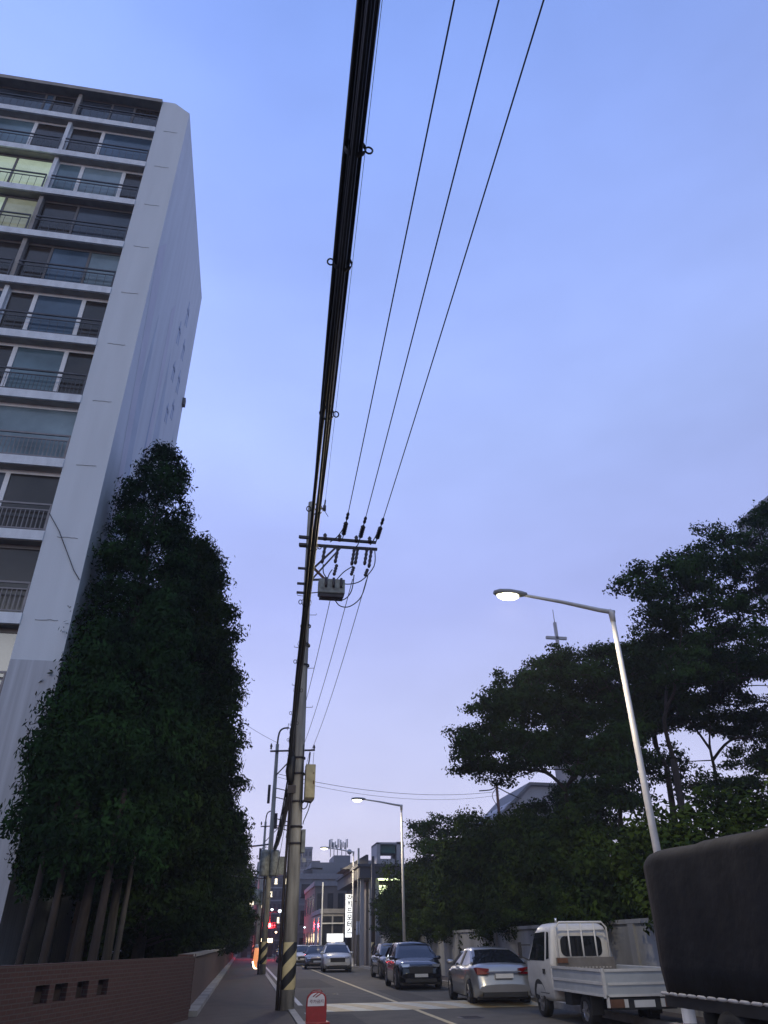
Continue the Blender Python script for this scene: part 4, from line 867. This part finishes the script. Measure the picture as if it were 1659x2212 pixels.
# bed
BY0,BY1=-2.55,CY-.06
q=MB(); q.bb(-.80,.80,BY0+.03,BY1,.66,.70); q.build('bed_floor',M['boards'],T)
for sx in (-1,1):
    q=MB(); q.bb(sx*.815-.02,sx*.815+.02,BY0+.04,BY1,.60,1.07); sb_=q.build('drop_side',M['bed'],T,.006)
    q=MB(); q.bb(sx*.840-.012,sx*.840+.012,BY0+.04,BY1,1.03,1.08); q.bb(sx*.838-.012,sx*.838+.012,BY0+.04,BY1,.60,.64); q.bb(sx*.838-.01,sx*.838+.01,BY0+.04,BY1,.80,.85); q.build('side_rib',M['tw'],sb_)
q=MB(); q.bb(-.80,.80,BY0-.015,BY0+.025,.60,1.07); tg=q.build('tailgate',M['bed'],T,.006)
q=MB(); q.bb(-.80,.80,BY0-.03,BY0-.012,1.03,1.08); q.bb(-.80,.80,BY0-.03,BY0-.012,.60,.64); q.bb(-.74,.74,BY0-.028,BY0-.012,.80,.84); q.build('tailgate_rib',M['tw'],tg)
for sx in (-1,1):
    q=MB(); q.bb(sx*.815-.03,sx*.815+.03,BY0-.03,BY0+.035,.58,1.09); q.build('corner_post',M['tw'],T)
    q=MB(); q.bb(sx*.60-.15,sx*.60+.15,BY0-.03,BY0+.02,.42,.56); q.build('tail_light',M['rust'],T)
    q=MB(); q.bb(sx*.40-.04,sx*.40+.04,BY0-.032,BY0+.02,.42,.56); q.bb(sx*.78-.025,sx*.78+.025,BY0-.03,BY0+.02,.42,.62); q.build('lamp_bracket',M['tw'],T)
q=MB(); q.bb(-.70,.70,BY0+.0,BY0+.05,.38,.58); q.build('rear_beam',M['trim'],T)
q=MB(); q.bb(-.22,.22,BY0-.03,BY0-.002,.42,.54); q.build('number_plate',M['plate'],T)
q=MB(); q.bb(-.38,-.26,BY0+.1,1.7,.42,.62); q.bb(.26,.38,BY0+.1,1.7,.42,.62); q.bb(-.7,.7,-1.25,-1.1,.3,.42); q.bb(.45,.75,-.6,0,.32,.62); q.bb(-.72,-.45,-.5,-.1,.34,.62); q.build('chassis',M['trim'],T)
for sx in (-1,1):
    wheel(T,sx*.70,CY+.98,.32,.19,sx); wheel(T,sx*.66,-1.35,.29,.24,sx)
    q=MB(); q.bb(sx*.66-.13,sx*.66+.13,-1.72,-1.69,.24,.60); q.build('mud_flap',M['trim'],T)
# cargo on the bed
q=MB(); q.tube(smooth([(8.55,17.0,.86),(8.62,17.35,.93),(8.72,17.7,.9)]),.15,9); q.build('x',M['leaf_b']) if False else None
# covered truck ---------------------------------------------------------
TX0=6.32; K=empty('covered_truck',(7.24,8.4,0),'big truck under a black tarpaulin cover, cut off by the right edge','truck')
q=MB(); rg=[]; Y0,Y1=-5.0,3.62; zb,ztp=.90,2.80; hw=.98; n=40
for i in range(n+1):
    y=Y0+(Y1-Y0)*i/n; e=min(i,n-i)/n; s_=1-(.06*(1-min(1,e/.02))); bulge=.012*math.sin(i*.55)+.008*math.sin(i*1.7); hoop=.018*(1 if i%8 in (0,) else 0)
    zt2=ztp*(1)-.05*(1-min(1,e/.03))+hoop+.01*math.sin(i*.9)
    h=hw*s_+bulge; r=.20; sec=[(-h+.02,zb+.01*math.sin(i)),(-h-.015,zb+.35),(-h-.01+.01*math.sin(i*1.3),zb+.9),(-h,zt2-r)]
    for a in range(15,90,15): sec.append((-h+r-r*math.cos(R(a)),zt2-r+r*math.sin(R(a))))
    sec.append((-h+r,zt2)); sec.append((0,zt2+.05))
    sec+= [(-x,z) for x,z in sec[:-1][::-1]]
    rg.append([(x,y,z) for x,z in sec])
q.rings(rg); cv=q.build('tarpaulin',M['tarp'],K)
for sx in (-1,1):
    q=MB()
    for i in range(34):
        y=Y0+.1+i*.25; q.tube([(sx*(hw+.03),y,zb+.006*math.sin(i*1.9)),(sx*(hw+.035),y+.05,zb+.004),(sx*(hw+.035),y+.17,zb+.006),(sx*(hw+.03),y+.22,zb+.006*math.sin(i*1.9+1.9))],[.014,.024,.024,.014],6)
    q.build('edge_rope',M['tape'],cv)
q=MB(); q.bb(-hw+.03,hw-.03,Y0+.02,Y1-.03,.74,.90); q.build('cargo_deck',M['trim'],K)
q=MB(); q.bb(-.42,-.28,Y0-1.5,Y1-.1,.48,.72); q.bb(.28,.42,Y0-1.5,Y1-.1,.48,.72); q.bb(-.85,.85,Y1-.16,Y1-.08,.40,.52); q.bb(-.95,-.91,-2.6,1.2,.40,.46); q.bb(-.95,-.91,-2.6,1.2,.58,.64); q.bb(-.9,-.5,-1.6,-.8,.36,.72); q.build('chassis',M['trim'],K)
for sx in (-1,1):
    wheel(K,sx*.80,2.0,.40,.30,sx); wheel(K,sx*.82,-5.9,.40,.24,sx)
    q=MB(); q.bb(sx*.75-.12,sx*.75+.12,Y1-.07,Y1-.03,.42,.52); q.build('tail_light',M['red_l'],K)
    q=MB(); q.bb(sx*.8-.17,sx*.8+.17,2.55,2.58,.28,.72); q.build('mud_flap',M['trim'],K)
q=MB(); q.rings([rrect(h_,a,b,z,.16) for z,h_,a,b in [(.45,.92,-6.9,-5.15),(.8,.95,-6.98,-5.1),(1.35,.95,-6.9,-5.1),(2.0,.88,-6.4,-5.1),(2.15,.75,-6.2,-5.2),(2.2,.5,-6.0,-5.4)]]); q.build('cab',M['bed'],K)
q=MB(); q.bb(-.965,-.935,-6.55,-5.6,1.42,1.95); q.bb(.935,.965,-6.55,-5.6,1.42,1.95); q.build('side_window',M['cglass'],K)
# ------------------------------------------------------------------ no-parking stand
S=empty('parking_stand',(1.76,20.15,0),'round-topped red and white stand at the kerb in the foreground','bollard',rz=R(2))
q=MB(); out_=[(-.26,.02),(.26,.02),(.27,.42),(.255,.62)]+[(.255*math.cos(R(a)),.62+.19*math.sin(R(a))) for a in range(15,180,15)]+[(-.255,.62),(-.27,.42)]
q.prism(out_,-.045,.045,'XZ'); q.build('body',M['red_paint'],S,.015)
q=MB(); q.prism([(-.235,.44),(.20,.44),(.21,.62)]+[(.21*math.cos(R(a))-.0,.62+.155*math.sin(R(a))) for a in range(20,180,20)]+[(-.225,.62)],-.052,-.044,'XZ'); pn_=q.build('white_panel',M['white_pl'],S)
q=MB(); q.bb(-.34,.34,-.18,.18,0,.06); q.build('foot',M['red_paint'],S,.02)
q=MB(); q.tube([(-.10,-.056,.68),(.06,-.056,.80)],.012,5); q.tube([(-.03,-.056,.66),(.12,-.056,.76)],.012,5); q.tube([(-.16,0,.76),(-.1,0,.83),(.08,0,.84),(.15,0,.79)],.012,5); q.build('slash_mark',M['red_paint'],S)
def text(s,name,size,loc,m,par,rot=(PI/2,0,0),ext=.002):
    cu=bpy.data.curves.new(name,'FONT'); cu.body=s; cu.size=size; cu.align_x='CENTER'; cu.align_y='CENTER'; cu.extrude=ext; cu.offset=size*.03; cu.materials.append(m)
    tmp=bpy.data.objects.new(name,cu); C.objects.link(tmp); bpy.context.view_layer.update()
    me=bpy.data.meshes.new_from_object(tmp.evaluated_get(bpy.context.evaluated_depsgraph_get())); bpy.data.objects.remove(tmp)
    o=bpy.data.objects.new(name,me); C.objects.link(o); o.parent=par; o.location=loc; o.rotation_euler=rot; return o
S.scale=(.9,.9,.78)
text('주차금지','lettering',.10,(0,-.056,.55),M['grey_txt'],S)
# ------------------------------------------------------------------ lit sign and shop
S=empty('vertical_sign',(8.22,66.0,3.5),'tall narrow white lit sign with black Korean letters','sign')
q=MB(); q.bb(-.36,.36,-.14,.14,-1.56,1.60); q.build('case',M['trim'],S)
q=MB(); q.bb(-.33,.33,-.155,-.13,-1.53,1.52); q.build('lit_face',M['lit_white'],S)
for i,ch in enumerate('라피드모터스'):
    text(ch,'letter',.47,(0,-.165,1.26-i*.475),M['ink'],S)
q=MB(); q.beam((.36,0,1.0),(.9,0,1.0),.06); q.beam((.36,0,-1.0),(.9,0,-1.0),.06); q.build('bracket',M['arm'],S)
S=empty('box_sign',(7.35,68,1.95),'bright white lit box sign above the white car','sign')
q=MB(); q.bb(-.72,.62,-.15,.1,-.26,.30); q.build('lit_face',M['lit_white'],S); q=MB(); q.bb(-.76,.66,-.1,.2,-.30,.34); q.build('case',M['steel'],S)
# traffic signal
S=empty('traffic_signal',(2.75,100,0),'red traffic signal glowing far down the road left of the main pole','traffic light')
q=MB(); q.tube([(-1.4,0,.1),(-1.4,0,5.2)],.09,8); q.tube([(-1.4,0,4.7),(0,0,4.9),(1.0,0,4.95)],.06,8); q.build('mast',M['arm'],S)
q=MB(); q.bb(-.9,.9,-.12,.12,3.2,3.8); q.beam((0,0,3.7),(0,0,4.9),.08); q.build('housing',M['trim'],S)
for x,m in ((-.0,'redsig'),(.38,'off_sig'),(.72,'off_sig')):
    q=MB(); q.lathe((x,-.13,3.5),[(0,-.06),(.23,-.05),(.24,.02)],14,'Y'); q.build('lens',M[m],S)
l=bpy.data.lights.new('signal_glow','POINT'); l.energy=1600; l.color=(1,.03,.05); l.shadow_soft_size=.2; lo=bpy.data.objects.new('signal_glow',l); C.objects.link(lo); lo.parent=S; lo.location=(0,-.6,3.4)
# reflective orange post with its reflected light put in as glow, pink-white shop sign on left far side
S=empty('marker_post',(.85,60,.1),'orange reflective post with painted-in glow at the kerb beyond the second pole','post')
q=MB(); q.tube([(0,0,0),(-.06,0,.35),(.02,0,.8),(.0,0,1.25)],[.1,.16,.2,.14],10); q.build('sleeve',M['orange'],S)
q=MB(); q.lathe((0,0,1.25),[(.12,0),(.13,.08),(.08,.2),(0,.24)],10); q.build('cap',M['white_p'],S)
q=MB(); q.tube([(-.22,-.1,.45),(-.12,-.1,.1),(.12,-.1,-.04)],.05,6); q.build('glow_strap',M['warm'],S)  # golden leg made to glow, no lamp there
S=empty('shop_sign',(-.1,112,2.6),'small pink-white glowing sign at the far left end of the sidewalk','sign')
q=MB(); q.bb(-.10,.16,-.1,.1,.3,1.35); q.build('upper_face',M['pinkl'],S); q=MB(); q.bb(-.28,.42,-.1,.1,-.45,.1); q.build('lower_face',M['pinkl'],S); q=MB(); q.bb(-.34,.48,.1,.2,-2.6,1.4); q.build('panel',M['trim'],S)
# ------------------------------------------------------------------ buildings down the street
M['b1']=mat('grey_render',(.20,.205,.23),.9,var=.14,scale=.35); M['b2']=mat('dark_render',(.085,.085,.10),.9,var=.2,scale=.5); M['b3']=mat('brown_grey_cladding',(.15,.135,.14),.9,var=.15,scale=.4)
M['b4']=mat('pale_render',(.34,.34,.37),.9,var=.12,scale=.4); M['bw']=mat('far_window_glass',(.03,.035,.05),.15,var=.3); M['bwl']=mat('far_lit_window',(.8,.7,.5),.5,emit=(1,.85,.6),es=1.8); M['band']=mat('concrete_band',(.26,.26,.29),.9,var=.1)
M['teal']=mat('teal_water_tank',(.03,.10,.10),.5,var=.15)
def block(name,x0,x1,y0,y1,h,m,label,cat='building',rows=4,cols=5,ww=.55,wh=.5,lit=(),group=None,parapet=.5,band=True,zb=0,litm='bwl'):
    t=empty(name,((x0+x1)/2,y0,0),label,cat,group); ox=(x0+x1)/2
    q=MB(); q.bb(x0-ox,x1-ox,0,y1-y0,0,h); q.build('wall',m,t)
    q=MB(); q.bb(x0-ox-.12,x1-ox+.12,-.12,.1,h-.1,h+parapet); q.bb(x0-ox-.12,x0-ox+.1,.1,y1-y0,h-.1,h+parapet); q.bb(x1-ox-.1,x1-ox+.12,.1,y1-y0,h-.1,h+parapet); q.build('parapet',M['band'],t)
    fh=(h-zb)/rows
    if cols:
        cw=(x1-x0)/cols
        for r_i in range(rows):
            if band and r_i: 
                q=MB(); q.bb(x0-ox-.05,x1-ox+.05,-.06,.02,zb+r_i*fh-.12,zb+r_i*fh+.12); q.build('floor_band',M['band'],t)
            for c_i in range(cols):
                xc=x0-ox+cw*(c_i+.5); zc=zb+fh*(r_i+.52); a=cw*ww/2; b=fh*wh/2
                q=MB(); q.bb(xc-a,xc+a,-.03,.03,zc-b,zc+b); q.bb(xc-a-.08,xc+a+.08,-.10,-.031,zc-b-.10,zc-b); o=q.build('window',M[litm] if (r_i,c_i) in lit else M['bw'],t)
        # side facing the street
        n2=max(2,int((y1-y0)/3.5)); side=(x0-ox) if x0>3 else (x1-ox)
        for r_i in range(rows):
            for c_i in range(n2):
                yc=(y1-y0)*(c_i+.5)/n2; zc=zb+fh*(r_i+.52); b=fh*wh/2; sg=-1 if x0>3 else 1
                q=MB(); q.bb(side-.03,side+.03,yc-.8,yc+.8,zc-b,zc+b); q.build('window',M['bw'],t)
    return t
fb='buildings down the street'
b=block('office_building',5.75,13.0,96,112,8.3,M['b1'],'grey concrete building right of the main pole with rooftop antennas',rows=3,cols=4,lit=(),group=fb)
q=MB(); q.bb(-2.0,3.4,2,12,8.3,10.2); q.bb(.9,3.0,3,9,10.2,11.1); q.build('rooftop_block',M['b1'],b)
q=MB(); q.bb(-2.9,-1.9,1,4,8.3,9.3); q.bb(1.6,2.5,1.9,2.0,8.9,9.6); q.build('rooftop_vent',M['b2'],b)
for i,x in enumerate((.55,1.0,1.45,2.0,2.55)):
    q=MB(); q.tube([(x,4,11.0),(x,4,13.1-(i%2)*.4)],.05,6); q.tube([(x-.16,3.9,11.9),(x-.16,3.9,13.0-(i%3)*.3)],.09,6); q.tube([(x+.15,3.9,12.1),(x+.15,3.9,13.1-(i%2)*.3)],.07,6); q.build('antenna',M['steel'],b)
q=MB(); q.lathe((3.0,3.9,11.6),[(0,-.1),(.3,0),(.32,.05)],10,'Y'); q.tube([(3.0,4,10.2),(3.0,4,11.6)],.04,5); q.build('dish',M['steel'],b)
q=MB(); q.tube([(-2.6,2,9.3),(-1.8,2,9.55),(-.6,2,9.5)],.10,6); q.build('roof_cables',M['cable'],b)
block('brown_building',6.5,9.6,80,94,6.6,M['b3'],'brown-grey low building in front of the antenna building',rows=2,cols=3,group=fb,parapet=.3)
gb=block('glass_showroom',6.35,8.3,70.5,80,3.9,M['b4'],'small showroom with tall dark panes below the vertical sign',rows=1,cols=2,ww=.85,wh=.8,group=fb,parapet=.25,band=False)
q=MB(); q.bb(-1.0,-.9,-.25,-.12,0,6.2); q.bb(-.95,1.0,-.2,-.1,3.0,3.1); q.build('frame_post',M['frame_w'],gb)
block('dark_building',3.6,6.9,150,170,12.6,M['b2'],'dark mid-rise with a few lit windows left of the main pole far away',rows=6,cols=4,lit=((5,1),(4,0),(2,2),(5,3)),group=fb,wh=.4)
block('dark_building',-6.0,1.4,135,165,10.5,M['b2'],'dark building closing the left side at the end of the sidewalk',rows=5,cols=5,lit=((3,4),(1,3),(2,4)),group=fb,wh=.4)
block('tower_block',1.5,4.2,175,190,16.5,M['b1'],'slim grey tower behind the far left trees',rows=7,cols=3,group=fb,wh=.4,lit=((3,1),))
tw=block('tower_block',15.2,19.0,250,262,27.5,M['b3'],'faint distant tower with a thin mast, left of the antennas',rows=9,cols=3,group=fb,wh=.4)
q=MB(); q.bb(1.9,4.5,0,8,0,24.0); q.bb(4.5,6.6,0,8,0,21.5); q.build('stepped_wing',M['b3'],tw); q=MB(); q.tube([(-.5,2,27.5),(-.5,2,31.5)],.12,5); q.build('mast',M['arm'],tw)
block('dark_building',7.6,15,118,132,10.2,M['b2'],'dark blocky building rising behind the antenna building',rows=3,cols=4,group=fb,wh=.35)
block('narrow_building',12.9,16.4,92,104,9.4,M['b3'],'brown-grey building between the antennas and the canopy roof',rows=3,cols=3,group=fb,wh=.35)
# canopy building
cb=empty('canopy_building',(12.8,62,0),'flat-roofed building with a lit soffit strip behind the second lamp','building',fb)
q=MB(); q.bb(-3.6,10,1.2,14,0,5.75); q.build('wall',M['b3'],cb)
q=MB(); q.bb(-4.4,10.5,-.6,15,5.9,6.75); q.bb(-4.55,10.6,-.75,15.1,6.70,6.9); q.build('flat_roof',M['b2'],cb)
q=MB(); q.bb(-2.9,-1.1,-.45,-.25,5.76,5.895); q.build('soffit_light',M['green_strip'],cb)
q=MB(); q.bb(.4,3.8,-.45,-.25,5.80,5.895); q.build('soffit_light',M['green_strip'],cb)
q=MB(); q.bb(-2.6,-1.9,1.15,1.2,4.9,5.5); q.build('window',M['green_strip'],cb)
for x in (-4.1,-3.4,-2.9):
    q=MB(); q.bb(x-.14,x+.14,-.1,.18,0,5.9); q.build('column',M['b4'],cb)
q=MB(); q.bb(-4.3,-3.3,3,6,6.9,7.2); q.prism([(-5.2,6.9),(-3.2,8.0),(-3.0,8.0),(-3.0,6.9)],4,9,'XZ'); q.build('stair_head',M['b2'],cb)
q=MB(); q.bb(-2.6,-1.1,2,5,6.9,7.5); q.bb(-2.6,-2.3,2,5,7.5,8.7); q.bb(-.9,-.3,2,5,6.9,8.8); q.bb(-2.6,-.3,2,5,8.6,8.75); q.build('roof_frame',M['b4'],cb)
q=MB(); q.bb(-2.25,-1.0,2.2,4.4,7.95,8.6); q.build('water_tank',M['teal'],cb)
q=MB(); q.bb(.3,4,2,6,6.9,7.3); q.build('roof_unit',M['b4'],cb)
# lit details along the street
for i,(x,y,z,s,m,lb) in enumerate(((1.9,90,5.6,.16,'cool','cold white lamp on a bracket left of the main pole'),(2.8,95,5.0,.14,'cool','small white street light above the red signal'),(3.6,92,4.75,.2,'cool','star-like white lamp just left of the main pole'),(3.3,92,2.7,.12,'warm','small warm lamp low beside the main pole'),(5.2,88,6.4,.17,'cool','white lamp right of the main pole, high'),(5.0,88,3.3,.13,'cool','white lamp right of the main pole, low'),(9.4,64,3.0,.10,'warm','small warm wall lamp right of the vertical sign'),(1.2,130,7.9,.22,'cool','tiny white lamp by the far trees'),(4.4,90,2.1,.15,'cool','tiny bright lamp just right of the main pole near the road'),(6.3,90,3.1,.09,'cool','pin-point lamp on the grey building'))):
    t=empty('wall_lamp' if i in (6,9) else 'small_lamp',(x,y,z),lb,'lamp','small lamps down the street')
    q=MB(); q.lathe((0,0,0),[(0,-s),(s*.8,-s*.5),(s,0),(s*.7,s*.5),(0,s*.6)],10); q.build('bulb',M[m],t)
    q=MB(); q.lathe((0,0,s*.55),[(s*1.1,0),(s*.5,s*.4),(0,s*.5)],10); q.tube([(0,.05,s*.9),(0,.3,-z+.0)] if i not in (6,9) else [(0,0,s),(0,s*3,s)],.03,5); q.build('bracket',M['arm'],t)
for i,(x,y,z,w_,h_,m,lb) in enumerate(((4.3,86,3.2,.16,1.6,'cool','thin vertical lit sign right beside the main pole'),(5.1,92,2.1,.5,.8,'warm','small lit shop front below the brown building'),(3.0,118,2.0,1.6,.5,'warm','warm lit shop sign far down the left side of the road'))):
    t=empty('shop_sign',(x,y,z),lb,'sign','lit signs down the street'); q=MB(); q.bb(-w_/2,w_/2,-.05,.05,-h_/2,h_/2); q.build('lit_face',M[m],t); q=MB(); q.bb(-w_/2-.06,w_/2+.06,.05,.15,-z,h_/2+.06); q.build('panel',M['trim'],t)
# utility pole on right kerb by the sign
t=empty('striped_post',(8.95,58,.1),'short dark post with hazard stripes on the right kerb beyond the black cars','post'); q=MB(); q.tube([(0,0,0),(0,0,7.0)],[.15,.11],10); q.build('pole',M['pipe'],t); q=MB(); q.lathe((0,0,0),[(.155,.3),(.16,.31),(.155,1.5),(.15,1.51)],14); q.build('striped_sleeve',M['hazard'],t)
t=empty('concrete_post',(8.45,62.3,.1),'tall thin concrete pole standing just right of the vertical sign','pole'); q=MB(); q.tube([(0,0,0),(0,0,8.0)],[.12,.08],10); q.build('pole',M['polec'],t); q=MB(); q.bb(-.12,.12,-.1,.1,2.0,2.9); q.build('box',M['mural_b'],t)
# church steeple and cross
S=empty('church_steeple',(42.3,95,0),'pale church steeple carrying a large cross above the trees','church')
q=MB(); q.lathe((0,0,0),[(2.6,0),(2.6,30),(2.9,30.2),(2.9,30.8),(1.3,32.5),(.5,36.5),(.22,39.0),(0,39.1)],8); q.build('spire',M['b4'],S)
q=MB(); q.box((.45,0,40.6),(.40,.4,4.6)); q.box((.35,0,40.4),(3.2,.4,.40)); q.build('cross',M['b4'],S); q=MB(); q.tube([(.45,0,42.9),(.45,0,45.0)],.06,5); q.build('lightning_rod',M['steel'],S)
# house behind the trees
S=empty('gabled_house',(24.0,63,0),'white gabled house showing under the spreading trees','house')
q=MB(); q.prism([(-3.2,0),(6,0),(6,13.2),(-.2,13.3),(-2.6,11.6),(-3.2,10.6)],0,8,'XZ'); q.build('wall',M['b4'],S)
q=MB(); q.prism([(-3.7,10.5),(-.3,13.55),(6.3,13.45),(6.3,13.2),(-.25,13.3),(-3.5,10.35)],-.3,8.3,'XZ'); q.build('roof',M['roofd'],S)
S=empty('tiled_house',(18.5,55,0),'low house with a grey tiled roof left of the white gabled one','house')
q=MB(); q.bb(-2.5,7,0,8,0,8.3); q.build('wall',M['b4'],S); q=MB(); q.prism([(-3.2,8.0),(2.5,10.4),(7.6,10.4),(7.6,8.2)],-.5,8.5,'XZ'); q.build('roof',M['roofd'],S)
t=block('apartment_block',38,52,-10,45.5,30.8,M['b4'],'pale apartment block edge rising behind the trees at the right edge',rows=10,cols=0,group=None)
S=empty('yard_wall_light',(-4.3,25.5,2.2),'small white lamp glimpsed between trunks behind the brick wall','lamp')
q=MB(); q.lathe((0,0,.3),[(0,-.12),(.06,-.1),(.07,0),(.05,.08),(0,.1)],10); q.tube([(0,.02,.05),(0,.02,.2)],.03,6); q.build('bulb',mat('yard_lamp',(.9,.9,.85),.4,emit=(.9,.95,.8),es=1.2),S); q=MB(); q.tube([(0,.05,-2.2),(0,.05,.15)],.03,6); q.build('post',M['steel'],S)
l=bpy.data.lights.new('yard_light','POINT'); l.energy=16; l.color=(1,.92,.8); l.shadow_soft_size=.1; lo=bpy.data.objects.new('yard_light',l); C.objects.link(lo); lo.parent=S; lo.location=(.1,-.25,.3)
S=empty('utility_shed',(7.6,160,0),'wide dark building mass closing the end of the road','building')
q=MB(); q.bb(-3,18,0,12,0,9.5); q.build('wall',M['b2'],S); q=MB(); q.bb(-3.2,18.2,-.2,12.2,9.5,9.9); q.build('roof',M['band'],S)
hz=MB(); hz.bb(-60,70,-40,265,-1.2,48.5); hm=bpy.data.materials.new('haze_air'); hm.use_nodes=True; n_=hm.node_tree.nodes; n_.clear(); o_=n_.new('ShaderNodeOutputMaterial'); v_=n_.new('ShaderNodeVolumePrincipled'); v_.inputs['Color'].default_value=(.8,.84,.95,1); v_.inputs['Density'].default_value=HAZE; hm.node_tree.links.new(v_.outputs[0],o_.inputs['Volume'])
sc.cycles.volume_bounces=0; tag(hz.build('haze',hm),None,kind='stuff')
print('objects',len(bpy.data.objects),'faces',sum(len(m.polygons) for m in bpy.data.meshes))
